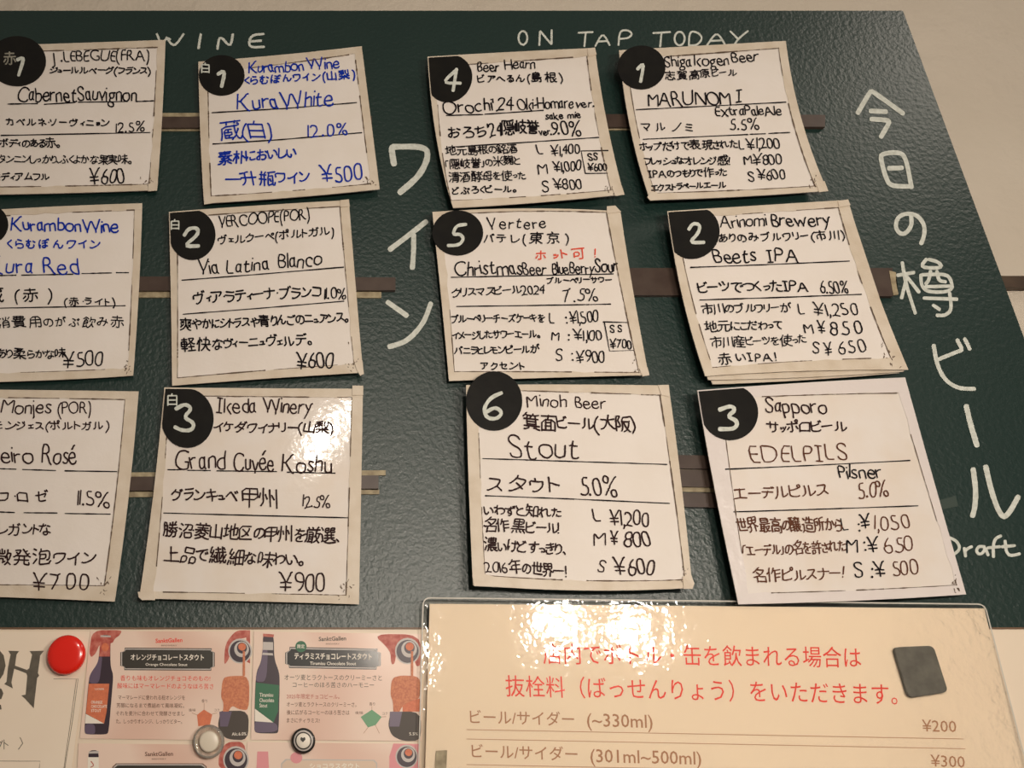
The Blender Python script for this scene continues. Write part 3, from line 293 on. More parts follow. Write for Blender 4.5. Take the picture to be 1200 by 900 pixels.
'賀': [[6,56,28,56,28,50,27,46,25,45,20,45,18,46],[5,43,10,46,12,48,15,53,16,60],[4,10,8,9,17,12,17,13,19,13,20,14,24,14],[47,26,13,26],[13,33,13,39,14,39,47,39,47,19,47,18,14,18,13,20,13,33],[47,33,13,33],[37,14,40,14,40,14,44,13,44,12,51,10,54,9],[39,57,52,57,52,46,36,46,36,46,36,57,39,57]], 
'赤': [[54,19,53,23,47,31],[54,40,32,40,30,40,28,40,7,40],[38,40,38,11,36,10,33,9,31,9,28,11],[12,30,11,27,6,20],[48,53,12,53],[30,59,30,40],[13,11,15,11,17,14,22,21,23,28,23,40]], 
'軽': [[53,25,32,25],[42,33,42,11],[56,11,29,11],[5,37,24,37,27,35,32,35,37,38,43,42,50,51,52,54,52,57,32,57],[15,60,15,10],[57,36,55,35,53,35,48,38,41,43,37,48,35,53,35,57],[15,28,6,28,5,28,5,45,6,46,25,46,26,45,26,28,25,28,15,28],[26,54,5,54],[26,20,4,20]], 
'造': [[20,41,54,41],[21,47,23,49,24,52,26,53,27,59],[52,53,26,53],[38,60,38,41],[6,11,10,15,12,16],[5,37,12,37,12,16],[14,51,8,57],[54,11,47,11,47,10,24,11,16,15,12,16],[25,29,26,33,49,33,50,32,50,20,50,20,26,20,25,20,25,29]], 
'選': [[22,35,53,35],[8,13,12,16],[20,26,54,26],[31,22,24,17,21,17],[44,39,43,22,48,20,50,18,51,18,52,17,56,17],[30,39,30,26],[13,51,12,53,7,58],[55,46,55,45,53,44,43,44,41,44,40,46,40,51],[57,13,55,11,31,10,26,11,26,11,20,13,16,16,12,16],[35,46,34,44,33,44,22,44,21,51],[40,51,53,51,53,52,53,58,53,58,40,58,40,51],[21,51,33,51,33,52,33,58,33,58,21,58,21,51],[12,16,12,37,6,37]], 
'酒': [[22,12,22,45,53,45,53,12,22,12],[32,57,32,43,32,36,28,31,22,30],[22,23,53,23],[55,57,20,57],[22,9,22,12],[14,27,14,26,6,12],[53,33,42,33,41,34,41,57],[12,39,6,42],[14,55,8,58]], 
'酵': [[23,28,30,28,33,30,34,33,40,35,41,34,49,34,48,30,45,28,43,26,43,11,42,10,42,10,36,10],[40,35,40,38,42,40,43,43],[50,52,47,54,31,54],[39,60,39,44],[23,10,23,46,23,47,6,47,6,46,6,25,6,23,6,9],[6,30,9,30,11,35,12,40,11,58],[23,33,18,33,17,34,17,58],[56,59,53,57,52,53,50,52,50,50,48,47,47,44],[55,22,30,22],[29,44,43,43,54,44],[5,58,24,58],[23,14,6,14],[23,23,6,23]], 
'醸': [[28,49,32,50,34,51,35,52,36,52,36,56],[6,14,23,14],[23,10,23,46,22,47,6,47,5,46,5,25,6,23,5,10],[23,23,6,23],[28,28,36,29,38,28,56,28],[53,23,48,19],[29,43,54,43],[28,20,30,21,34,21,34,23,38,26,38,28],[34,21,34,12,34,11,37,11,42,14],[53,35,29,35],[54,49,47,52,47,56],[55,56,28,56],[23,58,5,58],[17,58,17,33,17,33,23,33],[36,46,36,29],[46,28,46,47],[42,56,41,59,39,61],[42,28,44,22,46,20,48,19,48,16,53,12,55,11,57,12],[11,58,11,34,9,30,5,30]], 
'銘': [[23,52,18,55,17,56,14,57,7,50,6,47,8,47,8,45,20,45],[28,26,34,28,35,30,38,30,39,30,53,30,54,29,54,14,53,12,54,9],[38,30,39,34,41,38,43,39,47,45,50,50,50,53,50,54,37,54],[33,43,35,43,41,38],[34,9,34,26,34,28],[23,16,18,14,15,14,14,13,5,12],[22,28,20,20],[15,14,15,45],[53,12,34,12],[6,27,8,22,8,22,8,20],[22,35,5,35],[28,45,33,49,34,52,37,54,39,60]], 
'阪': [[54,59,50,59,46,58,28,56,28,25,27,17,24,11],[7,9,7,58,19,58,20,57,19,54,15,44,15,42,18,37,20,32,20,27,20,26,17,23,12,23,11,24],[43,18,45,17,51,11,54,10],[43,18,43,22],[43,18,41,17,38,14,32,10],[28,42,52,42,54,44],[35,42,35,38,37,31,40,24,41,22,43,22],[43,22,45,22,49,29,52,38,52,42]], 
'隠': [[53,59,48,59,45,58,30,57,25,57,23,58,18,57,7,58,7,9],[55,12,51,20],[24,19,21,12],[39,48,38,53],[25,28,51,28,52,28,52,42,25,42],[48,42,48,47,49,49,50,50,52,53],[18,57,18,54,15,44,15,42,18,37,20,31,20,28,18,25,17,23,14,23],[27,52,29,48,28,45,28,42],[32,19,32,11,33,10,45,10,46,11,46,14],[41,22,36,24,35,28],[52,35,27,35]], 
'青': [[5,41,54,41],[46,18,14,18],[14,10,14,33,15,34,46,34,46,33,46,11,45,9,37,9,36,10],[30,41,30,59],[9,57,51,57],[48,49,11,49],[46,26,14,26]], '面': [[21,23,38,23],[21,12,21,44],[21,34,38,34],[51,10,51,44,8,44,8,10],[38,12,38,44],[8,12,51,12],[27,44,29,56],[54,56,6,56]], 
'飲': [[26,11,26,10,26,11],[26,11,24,15,22,17,22,21],[22,17,19,16,18,15,16,15,12,13,9,13,7,11],[9,13,9,42,17,44,24,43,24,27,9,27],[16,49,17,44],[32,39,34,46,36,50,37,60],[26,11,30,11,34,15,34,16,38,20,40,26,40,28,42,29,42,40],[36,50,38,49,53,49,54,46,52,39,52,39,52,36],[27,51,19,57,16,58,7,50,5,50],[50,15,45,23,44,27,42,29],[24,35,9,35]], 
'高': [[54,54,32,54,30,54,29,54,6,54],[8,10,8,31,8,32,51,32,52,31,52,11,51,10,50,9,46,9,44,10],[19,12,19,15],[28,61,30,59,30,54],[19,15,40,15,40,16,40,24,40,24,19,24,19,15],[34,38,45,38,45,39,45,47,15,47,15,46,15,39,16,38,34,38]], 
'麹': [[28,19,32,22,36,28,39,29],[25,56,6,56],[15,60,15,40],[4,24,8,27,10,32,12,33,13,40],[48,20,48,22,42,28,39,29],[47,45,45,39],[25,40,13,40,5,40],[30,33,48,33],[39,47,39,31,39,11],[34,39,32,44,28,47,6,48],[22,14,16,21,11,23],[34,54,54,54,54,53,54,25,53,15,52,11,51,10,50,9,45,10],[28,47,32,53,34,54,35,60],[12,33,23,32,22,28,17,19,12,14,5,10]], 
'黒': [[39,10,38,10,35,16],[6,9,10,13,11,16],[50,32,10,32],[30,23,30,58],[30,58,29,58,12,58,12,58,12,40,12,40,48,40,48,58,32,58,30,58],[54,23,5,23],[23,10,23,16],[47,17,50,16,53,10],[12,49,48,49]], 

}

def glyph(ch):
    g = ({'I': [[3, 50, 17, 50], [10, 50, 10, 15], [3, 15, 17, 15]], '.': [[4, 16, 5, 15]]}.get(ch) or GLYPHS.get(ch))
    if g is None: return None
    ss = [[(t[i] / 60., t[i+1] / 60. - .2) for i in range(0, len(t), 2)] for t in g]
    x0 = min(p[0] for s_ in ss for p in s_); x1 = max(p[0] for s_ in ss for p in s_)
    return [[(x - x0, y) for x, y in s_] for s_ in ss], x1 - x0
def cjk(c): return ord(c) > 0x2000
def write(ink, text, x0, y0, x1, y1, H, wd, lean=0, wob=1.0):
    """hand-letters text between two base-line ends; lean is the sideways drift of the uprights"""
    isj = any(cjk(c) for c in text)
    em = H / .84 if isj else H / .60
    items = []; cur = 0
    for c in text:
        if c == ' ': cur += .30; continue
        g = glyph(c)
        if g is None: continue
        ss, wdt = g
        if cjk(c):
            sc = random.uniform(.88, 1.02) * (.84 if ord(c) < 0x3100 else 1)
            sc *= .62 if c in 'ィェュョッァ' or c in 'っょゃゅ' else 1
            sc = min(sc, 1.0)
        else: sc = random.uniform(.93, 1.05)
        pad = .10 if cjk(c) else .11
        if c in '、。,': pad = .08
        if c in '.!': pad = .15
        items.append((ss, cur, sc, c, wdt)); cur += wdt * (sc if not cjk(c) or wdt > .3 else 1) + pad
    tail = items[-1][4] * items[-1][2]
    tot = max(cur - .1, .05); ux, uy = (x1 - x0), (y1 - y0); L = math.hypot(ux, uy); ex, ey = ux / L, uy / L
    sx = L / tot; gs = min(sx, em * (1.12 if isj else .98)) if len(items) > 1 else min(sx, em)
    # wide lines: the letters keep their shape and stand further apart
    if len(items) > 1 and gs < sx:
        k = (L - tail * gs) / max(items[-1][1], .01); sp = lambda q: q * k
    else: sp = lambda q: q * sx
    lo = -.03 if isj else .045
    for ss, cx_, sc, c, wdt in items:
        rot = random.gauss(0, .035) * wob; dy = random.gauss(0, .018) * wob; sl = random.gauss(0, .05) * wob
        ph = random.uniform(0, 6)
        w_ = wd * 1.45 if c in '.:' else wd
        for st in ss:
            pts = []
            for gx, gy in st:
                gy2 = (gy - lo) * sc + dy + (0 if not cjk(c) else (1 - sc) * .3)
                gx2 = gx * sc
                gx2 += .018 * wob * math.sin(gy * 7 + ph); gy2 += .018 * wob * math.sin(gx * 6 + ph * 1.7)
                gx2, gy2 = gx2 - rot * gy2 + sl * gy2, gy2 + rot * gx2
                along = sp(cx_) + gx2 * gs; up = gy2 * em
                pts.append((x0 + ex * along - lean * up, y0 + ey * along - up))
            ink.stroke(pts, w_, taper=.12)
# ---------------------------------------------------------------- printed lettering (the built-in font, flattened on its sheet)
_cache = {}
def font_mesh(text, bold):
    k = (text, bold)
    if k not in _cache:
        c = bpy.data.curves.new('t', 'FONT'); c.body = text; c.size = 1; c.resolution_u = 2; c.offset = bold
        o = bpy.data.objects.new('t', c); COL.objects.link(o)
        me = bpy.data.meshes.new_from_object(o.evaluated_get(bpy.context.evaluated_depsgraph_get()))
        _cache[k] = ([(v.co.x, v.co.y) for v in me.vertices], [tuple(p.vertices) for p in me.polygons])
        bpy.data.objects.remove(o); bpy.data.curves.remove(c); bpy.data.meshes.remove(me)
    return _cache[k]
def printed(ink, text, x0, y0, x1, y1, H, bold=0.0, lean=0.0):
    V, Fs = font_mesh(text, bold)
    a0 = min(v[0] for v in V); a1 = max(v[0] for v in V)
    isj = any(cjk(c) for c in text); em = H / (.88 if isj else .73); lo = -.07 if isj else 0
    b = len(ink.V); ux = (x1 - x0) / (a1 - a0); uy = (y1 - y0) / (a1 - a0)
    for x, y in V: ink.v(x0 + ux * (x - a0) - lean * (y - lo) * em, y0 + uy * (x - a0) - (y - lo) * em)
    ink.F += [tuple(i + b for i in f) for f in Fs]
# ---- CARD DATA: every coordinate is read off the photograph inside a zoom window (ox, oy, scale) ----
# text = (string, x0, y0, x1, y1, letter height [, ink])
CARDS = [
 dict(id='lebegue', win=(0,0,3.75), ink='black',
  label='white card written in black with a number 1 disc, top of the leftmost column',
  outline=[[(-130,203),(300,190),(727,175)],[(727,175),(712,520),(690,835)],[(690,835),(300,848),(-110,856)],[(-110,856),(-120,520),(-130,203)]],
  inner=[(-95,235),(690,207),(652,808),(-80,825)], h=(8,7,5,5,2), lean=-.05,
  disc=(75,268,127,110,0), num=[[(78,262),(108,248),(82,330)]], kanji=('赤',18,285,62), numw=15,
  rules=[[(35,457),(165,455)],[(195,458),(330,450)],[(345,449),(560,446)],[(600,446),(675,443)],[(5,595),(660,582)]],
  text=[("J.",230,273,270,271,45),("LEBEGUE(FRA)",282,270,655,262,45),("ジュールルベーグ(フランス)",220,325,660,328,38),
   ("CabernetSauvignon",78,445,598,442,60),("カベルネ・ソーヴィニョン",30,552,478,560,42),("12.5%",510,582,635,578,40),
   ("ボディのある赤。",0,648,262,650,44),("タンニンしっかり、ふくよかな果実味。",-5,718,578,722,44),("ミディアムフル",-25,795,215,795,40),("¥600",395,808,545,806,62)]),
 dict(id='kura red', win=(0,220,3.75), ink='black',
  label='white card with blue heading over black writing, middle of the leftmost column',
  outline=[[(-170,105),(250,82),(625,68)],[(625,68),(610,450),(585,825)],[(585,825),(300,842),(-150,858)],[(-150,858),(-160,480),(-170,105)]],
  inner=[(-130,135),(585,100),(542,795),(-115,820)], h=(8,6,5,6,1), lean=-.05,
  disc=(-62,160,98,90,0), num=[[(-85,140),(-60,122),(-40,140),(-80,195),(-30,193)]], kanji=None, numw=15,
  rules=[[(0,386),(70,384)],[(95,384),(320,380)],[(360,377),(490,374)],[(512,373),(565,373)],[(-60,530),(250,524),(550,518)]],
  text=[("KurambonWine",50,185,522,197,54,'blue'),("くらむぼんワイン",35,270,435,268,50,'blue'),("Kura Red",-45,372,345,375,66,'blue'),
   ("蔵(赤)",-55,500,225,500,62),("(赤・ライト)",283,518,505,520,40),("消費用のがぶ飲み赤",-5,615,540,612,50),
   ("あり柔らかな味",-15,750,290,750,46),("¥500",275,790,452,775,62)]),
 dict(id='rose', win=(0,440,3.2143), ink='brown',
  label='white card in brown ink priced 700 yen, bottom of the leftmost column',
  outline=[[(-190,52),(150,55),(522,60)],[(522,60),(485,450),(432,852)],[(432,852),(100,838),(-160,830)],[(-160,830),(-175,450),(-190,52)]],
  inner=[(-150,85),(472,98),(398,803),(-125,795)], h=(8,6,6,6,1), lean=-.08,
  disc=(-105,135,90,88,0), num=[[(-130,100),(-90,100),(-110,135),(-85,160),(-130,180)]], kanji=None, numw=14,
  rules=[[(0,351),(60,353)],[(85,354),(210,358)],[(245,359),(440,362)],[(0,514),(55,516)],[(90,517),(215,518)],[(245,520),(415,522)]],
  text=[("Monjes",5,142,192,142,50),("(POR)",220,142,342,142,42),("モンジェス(ポルトガル)",-22,207,408,207,40),("leiro",-8,328,125,330,60),("Rosé",160,330,288,332,66),
   ("コ・ロゼ",-5,478,180,480,52),("11.5%",292,488,410,498,52),("レガントな",-5,602,190,605,54),("微発泡ワイン",-25,715,355,715,62),("¥700",120,808,330,803,62)]),
 dict(id='kura white', win=(200,0,3.4615), ink='blue',
  label='white card written wholly in blue with number 1 disc, under the word WINE',
  outline=[[(112,250),(450,222),(775,187)],[(775,187),(812,480),(848,767)],[(848,767),(500,800),(135,825)],[(135,825),(120,540),(112,250)]],
  inner=[(150,290),(745,215),(808,742),(163,792)], h=(8,9,10,8,2), lean=.06,
  disc=(207,305,93,82,0), num=[[(193,300),(222,283),(207,350)]], kanji=('白',126,296,44), numw=15,
  rules=[[(168,457),(460,440),(755,416)],[(172,584),(450,566),(775,538)]],
  text=[("Kurambon",318,292,540,288,40),("Wine",555,282,685,275,44),("くらむぼんワイン(山梨)",303,345,748,320,40),
   ("Kura",273,443,435,440,62),("White",450,435,662,427,62),("蔵(白)",205,570,410,562,74),("12.0%",560,553,718,545,46),
   ("素朴においしい",195,670,510,640,54),("一升瓶ワイン",222,757,568,745,62),("¥500",612,738,775,728,62)]),
 dict(id='vercoope', win=(180,220,3.4615), ink='black',
  label='white card with number 2 disc and a grubby lower right corner, wine side',
  outline=[[(62,98),(420,72),(792,50)],[(792,50),(820,400),(850,750)],[(850,750),(450,775),(75,803)],[(75,803),(70,450),(62,98)]],
  inner=[(97,120),(757,75),(815,712),(98,770)], h=(9,7,8,6,1), lean=.03,
  disc=(160,187,97,98,1), num=[[(125,192),(142,165),(178,162),(182,190),(120,238),(182,236)]], kanji=('白',72,168,40), numw=15,
  rules=[[(115,375),(440,350),(770,322)],[(120,513),(440,488),(772,460)]],
  text=[("VERCOOPE(POR)",265,160,632,125,44),("ヴェルクーペ(ポルトガル)",265,232,730,195,44),("Via",180,350,264,345,54),("Latina",298,345,465,332,52),("Blanco",508,325,680,315,56),
   ("ヴィア・ラティーナ・ブランコ",165,475,675,447,60),("11.0%",695,450,780,447,42),("爽やかにシトラスや青りんごのニュアンス。",110,578,790,548,50),
   ("軽快なヴィーニュ・ヴェルデ。",115,662,640,640,54),("¥600",580,735,728,725,60)]),
 dict(id='ikeda', win=(150,440,3.2143), ink='brown',
  label='white card with number 3 disc catching a bright lamp glare, wine side',
  outline=[[(137,45),(500,48),(885,50)],[(885,50),(878,450),(870,862)],[(870,862),(450,850),(42,840)],[(42,840),(95,450),(137,45)]],
  inner=[(155,72),(845,80),(822,825),(98,812)], h=(7,6,6,7,1), lean=-.06,
  disc=(225,150,102,102,1), num=[[(182,125),(215,106),(242,125),(208,158),(250,178),(242,206),(205,208),(178,195)]], kanji=('白',150,112,44), numw=14,
  rules=[[(150,355),(200,355)],[(225,357),(310,358)],[(335,359),(560,362)],[(600,364),(780,368)],[(135,518),(470,527),(828,536)]],
  text=[("Ikeda",335,140,483,140,54),("Winery",510,140,692,142,54),("イケダワイナリー(山梨)",325,215,772,217,46),("Grand",180,355,366,350,68),("Cuvée",398,358,548,358,66),("Koshu",582,362,765,362,62),
   ("グランキュベ",165,478,410,482,62),("甲州",430,495,560,497,78),("12.5%",660,495,760,500,42),("勝沼・菱山地区の甲州を厳選、",135,608,795,632,60),
   ("上品で繊細な味わい。",135,700,660,722,60),("¥900",572,812,745,817,70)]),
 dict(id='beer hearn', win=(490,40,4.0923), ink='black',
  label='white card with number 4 disc, under the words ON TAP',
  outline=[[(45,108),(450,85),(848,66)],[(848,66),(905,420),(987,768)],[(987,768),(560,808),(168,833)],[(168,833),(88,500),(45,108)]],
  inner=[(92,150),(813,105),(932,745),(162,790)], h=(12,10,11,13,3), lean=.14,
  disc=(160,200,112,100,1), num=[[(185,170),(112,235),(202,235)],[(184,168),(168,270)]], kanji=None, numw=15,
  rules=[[(135,390),(310,385)],[(320,384),(600,365)],[(145,542),(500,520),(865,495)],[(910,558),(782,560),(802,668),(908,667)]],
  text=[("Beer",288,180,388,178,44),("Hearn",418,168,560,163,44),("ビアへるん(島根)",288,235,693,228,46),("Orochi'24",122,378,455,362,58),("Oki-Homare",480,360,745,355,50),("ver.",755,355,843,345,36),
   ("sake mie",612,408,778,402,30),("おろち",148,503,325,497,68),("'24",335,488,405,480,60),("隠岐誉",405,482,580,475,70),("ver.",582,483,640,480,28),("9.0%",640,482,782,482,64),
   ("地元島根の銘酒",135,582,478,570,46),("「隠岐誉」の米麹と",135,650,490,625,48),("清酒酵母を使った",150,710,515,697,48),("どぶろくビール。",165,770,470,760,44),
   ("L",575,573,612,573,42),("¥1,400",640,580,775,572,44),("M",578,668,632,668,46),("¥1,000",652,660,782,652,46),("S",598,755,640,752,48),("¥800",655,745,785,740,46),
   ("SS",820,605,862,603,30),("¥600",815,655,905,650,32)]),
 dict(id='marunomi', win=(720,30,4.0923), ink='black',
  label='white card with number 1 disc, directly below the word TODAY',
  outline=[[(22,118),(430,95),(822,73)],[(822,73),(895,440),(1022,792)],[(1022,792),(600,820),(172,837)],[(172,837),(78,500),(22,118)]],
  inner=[(62,155),(790,105),(965,765),(198,795)], h=(15,10,9,12,3), lean=.2,
  disc=(130,200,115,105,0), num=[[(112,207),(143,175),(126,268)]], kanji=None, numw=16,
  rules=[[(105,403),(470,385),(822,367)],[(138,545),(640,522)],[(650,521),(725,518)],[(740,517),(842,512)]],
  text=[("Shiga",245,198,370,195,50),("kogen",388,192,550,187,50),("Beer",568,178,690,168,48),("志賀高原ビール",248,262,585,242,44),("MARUNOM",165,382,560,377,62),("I",588,370,625,368,58),
   ("ExtraPaleAle",488,432,803,428,42),("マルノミ",135,510,375,512,56),("5.5%",558,495,693,495,50),("ホップだけで表現された",128,605,590,590,50),("L",600,592,632,590,42),("¥1,200",638,592,795,584,48),
   ("フレッシュなオレンジ感!",145,672,555,668,48),("M",625,662,660,660,38),("¥800",665,668,803,660,46),("IPAのつもりで作った",170,733,540,722,46),("S",648,748,680,745,42),("¥600",690,740,818,735,46),("エクストラペールエール",178,795,535,780,38)]),
 dict(id='vertere', win=(490,230,4.0896), ink='black',
  label='white card with number 5 disc and a small red note above its title',
  outline=[[(68,75),(520,58),(970,72)],[(970,72),(1030,450),(1105,857)],[(1105,857),(620,870),(148,885)],[(148,885),(110,480),(68,75)]],
  inner=[(115,92),(905,82),(1062,845),(175,838)], h=(11,8,9,8,1), lean=.11,
  disc=(190,175,122,108,2), num=[[(228,135),(182,140),(165,185),(202,180),(220,205),(195,235),(145,236)]], kanji=None, numw=16,
  rules=[[(160,388),(560,380),(935,372)],[(185,528),(560,523),(922,517)],[(888,602),(1005,605),(1036,738),(918,742),(892,602)]],
  text=[("Vertere",335,155,612,152,50),("バテレ(東京)",318,228,720,225,54),("ホット可!",568,308,845,298,56,'red'),("Christmas",178,378,500,374,66),("Beer",505,376,612,374,56),("BlueBerry",645,372,845,366,52),("Sour",850,360,955,358,60),
   ("ブルーベリーサワー",618,420,928,415,36),("クリスマスビール",162,487,495,472,52),("2024",498,472,605,465,40),("7.5%",698,505,860,498,56),("ブルーベリーチーズケーキを",160,610,605,605,50),
   ("イメージしたサワーエール。",165,687,585,682,48),("バニラとレモンピールが",175,764,580,752,48),("アクセント",305,834,510,834,46),("L :",628,608,712,605,44),("¥1,500",728,610,865,603,52),
   ("M :",642,690,722,687,40),("¥1,100",748,692,880,685,46),("S :",665,790,742,785,50),("¥900",760,798,895,795,54),("SS",922,650,975,648,32),("¥700",922,728,1022,728,40)]),
 dict(id='arinomi', win=(770,220,3.75), ink='black',
  label='white card with number 2 disc, uppermost of a stack of cards',
  outline=[[(45,103),(440,78),(840,53)],[(840,53),(955,420),(1105,800)],[(1105,800),(650,805),(212,828)],[(212,828),(112,480),(45,103)]],
  inner=[(85,130),(798,85),(1030,745),(248,785)], h=(15,13,12,13,2), lean=.26,
  disc=(165,185,113,103,1), num=[[(140,182),(158,155),(190,163),(182,200),(140,242),(205,240)]], kanji=None, numw=15,
  rules=[[(148,350),(500,337),(845,322)],[(188,493),(540,482),(898,468)]],
  text=[("Arinomi",282,177,482,167,50),("Brewery",505,168,765,162,54),("ありのみブルワリー(市川)",275,242,825,227,44),("Beets",258,330,440,325,60),("IPA",488,328,620,322,56),("ビーツでつくったIPA",185,465,665,457,60),("6.50%",722,465,842,460,52),
   ("市川のブルワリーが",200,557,590,547,48),("L",625,554,660,552,44),("¥1,250",690,562,882,557,52),("地元にこだわって",212,632,552,624,48),("M",650,636,695,634,42),("¥",708,640,740,638,48),("850",765,645,902,640,56),
   ("市川産ビーツを使った",240,702,660,687,48),("S",688,728,722,725,48),("¥",738,736,770,733,48),("650",802,730,920,722,52),("赤いIPA!",275,774,525,762,50)]),
 dict(id='minoh', win=(530,430,3.2143), ink='brown',
  label='white card with number 6 disc and large brown title',
  outline=[[(52,68),(430,66),(815,70)],[(815,70),(862,430),(905,832)],[(905,832),(500,842),(78,822)],[(78,822),(62,440),(52,68)]],
  inner=[(95,85),(782,108),(875,800),(122,780)], h=(14,9,12,14,1), lean=.05,
  disc=(158,128,106,112,0), num=[[(185,98),(145,115),(118,155),(128,192),(168,197),(190,172),(162,150),(125,172)]], kanji=None, numw=14,
  rules=[[(115,345),(460,356),(808,367)],[(125,485),(470,498),(818,514)]],
  text=[("Minoh",284,148,430,150,44),("Beer",464,153,578,156,42),("箕面ビール(大阪)",270,237,690,240,62),("Stout",218,342,478,345,82),("スタウト",135,472,402,477,76),("5.0%",485,482,620,485,66),("いわずと知れた",122,560,410,568,46),
   ("名作黒ビール!",118,617,405,632,54),("濃いけどすっきり、",122,692,425,712,52),("2016",126,770,208,773,36),("年の世界一!",218,778,432,797,54),("L",535,582,568,584,46),("¥1,200",595,590,742,602,52),("M",535,672,580,674,46),
   ("¥",598,668,625,670,46),("800",650,673,748,678,56),("S",550,770,582,772,44),("¥600",612,782,760,784,58)]),
 dict(id='sapporo', win=(810,430,3.103), ink='brown',
  label='laminated white card with number 3 disc and shiny pinkish border, above the notice',
  outline=[[(22,85),(400,58),(778,38)],[(778,38),(890,440),(1000,827)],[(1000,827),(600,850),(172,863)],[(172,863),(85,440),(22,85)]],
  inner=[(108,118),(752,90),(962,788),(205,825)], h=(15,10,8,14,2), lean=.22,
  disc=(142,172,100,105,1), num=[[(105,155),(145,140),(162,157),(130,180),(170,197),(160,226),(105,226)]], kanji=None, numw=15,
  rules=[[(125,372),(460,357),(795,340)],[(155,527),(500,516),(825,505)]],
  text=[("Sapporo",272,165,495,168,52),("サッポロビール",280,242,565,237,50),("EDELPILS",220,350,568,338,58,'tan'),("Pilsner",540,402,695,402,46,'black'),("エーデルピルス",160,487,500,472,56,'tan'),("5.0%",612,475,718,470,54,'tan'),
   ("世界最高の醸造所から",172,602,548,600,54,'tan'),("L :",550,592,612,590,42,'black'),("¥",620,590,655,588,50,'black'),("1,050",670,592,795,585,50,'tan'),("「エーデル」の名を許された",190,692,565,674,50,'tan'),
   ("M :",568,672,634,668,46,'black'),("¥",644,672,682,670,46,'black'),("650",708,675,810,668,52,'tan'),("名作ピルスナー!",232,787,555,772,56,'tan'),("S :",598,768,660,764,50,'black'),("¥",670,765,708,762,50,'black'),("500",735,758,828,755,52,'tan')]),
]
# ================================================================ THE ROOM
HW = -.012
bw = box('wall_back', -2.2, 2.6, -HW, -HW + .12, 0, 2.9, 'wall'); tag(bw, kind='structure')
fl = box('floor', -2.2, 2.6, -2.6, -HW + .12, -.1, 0, 'floor'); tag(fl, kind='structure')
zr0 = P(1190, 341, HW).z; zr1 = P(1190, 328, HW).z
xr = P(1140, 335, HW).x
tr = box('trim_1', -2.2, 2.6, -HW - .007, -HW, zr0, zr1, 'trim'); tag(tr, kind='structure')
# ================================================================ THE GREEN BOARD
bt = P(600, 12.5).z; zb = P(600, 900).z
brx0 = P(1058, 12).x; brx1 = P(1200, 396).x
XB = (brx0 + brx1) / 2
board = thing('green_board', (P(400, 400)), 'large dark green board on the plaster wall, hung with handwritten drinks cards', 'board')
me = prism([(-420, 12.5), (-419.9, 12.5), (1058, 12.5)], 0, .01)
x0 = P(-420, 500).x
bb = box('board_face', x0, XB, 0, .0115, zb, bt, 'board', board)
def from_zoom(win, pts): return [(win[0] + x / win[2], win[1] + y / win[2]) for x, y in pts]
def chalk(name, win, strokes, wd, label=None, m='chalk', closed=()):
    ik = Ink(0, .0002)
    for s_ in strokes: ik.stroke(from_zoom(win, s_), wd, smooth=2, jit=.06)
    o = ik.build(name, m, board)
    if label: o['label'] = label
def arc(cx, cy, rx, ry, a0=0, a1=360, n=16):
    return [(cx + rx * math.cos(math.radians(a0 + (a1 - a0) * k / n)), cy + ry * math.sin(math.radians(a0 + (a1 - a0) * k / n))) for k in range(n + 1)]
chalk('lettering', (0, 0, 1), [[(184, 40), (189.5, 54), (195, 44), (199, 46)], [(195, 44), (204, 56), (215, 40)]], 2.7)
chalk('lettering', (200, 0, 3.4615), [[(122, 140), (113, 195)], [(190, 198), (198, 140), (243, 195), (252, 140)], [(376, 138), (325, 142), (314, 193), (378, 190)], [(320, 168), (366, 165)]], 2.9, 'white word WINE')
O = (420, 0, 2.5)
chalk('lettering', O, [arc(482, 111, 13, 20, 250, 610), [(530, 132), (532, 91), (533, 91), (565, 130), (566, 129), (566, 89)]], 2.3, 'white word ON')
chalk('lettering', O, [[(645, 96), (686, 94)], [(666, 96), (662, 135)], [(694, 135), (716, 94), (736, 132)], [(702, 122), (730, 120)], [(762, 132), (765, 90), (790, 88), (803, 99), (792, 112), (765, 114)]], 2.3, 'white word TAP')
chalk('lettering', O, [[(864, 97), (913, 94)], [(888, 96), (884, 136)], arc(941, 113, 15, 20, 250, 610), [(968, 133), (970, 91), (996, 95), (1009, 113), (992, 133), (968, 133)],
      [(1022, 132), (1050, 91), (1073, 129)], [(1031, 120), (1065, 118)], [(1090, 92), (1112, 114)], [(1141, 91), (1112, 114), (1098, 137)]], 2.3, 'white word TODAY')
R1 = (950, 0, 3.752)
chalk('lettering', R1, [[(208, 495), (262, 402), (270, 400), (405, 498)], [(265, 488), (330, 491)], [(268, 524), (345, 528), (343, 545), (310, 600)]], 5.6)
chalk('lettering', R1, [[(430, 820), (350, 818), (330, 780), (308, 700), (312, 675), (395, 668), (420, 700), (443, 822)], [(345, 740), (400, 738)]], 5.4)
R2 = (980, 230, 3.913)
chalk('lettering', R2, [[(342, 85), (348, 130), (320, 172), (290, 172), (270, 140), (282, 95), (320, 78), (370, 85), (405, 130), (404, 180), (390, 215)]], 5.0)
chalk('lettering', R2, [[(283, 362), (355, 350)], [(303, 305), (318, 400), (362, 535)], [(320, 385), (300, 465)], [(325, 370), (378, 438)],
      [(412, 290), (382, 327), (490, 330), (468, 300), (425, 290)], [(388, 362), (390, 410), (420, 441), (535, 437), (526, 380), (500, 356), (395, 360)], [(432, 345), (425, 385), (412, 400)],
      [(462, 345), (470, 388), (500, 392)], [(410, 415), (520, 412)], [(403, 467), (552, 472)], [(520, 445), (530, 520), (500, 547), (463, 546)], [(446, 500), (472, 518)]], 4.2)
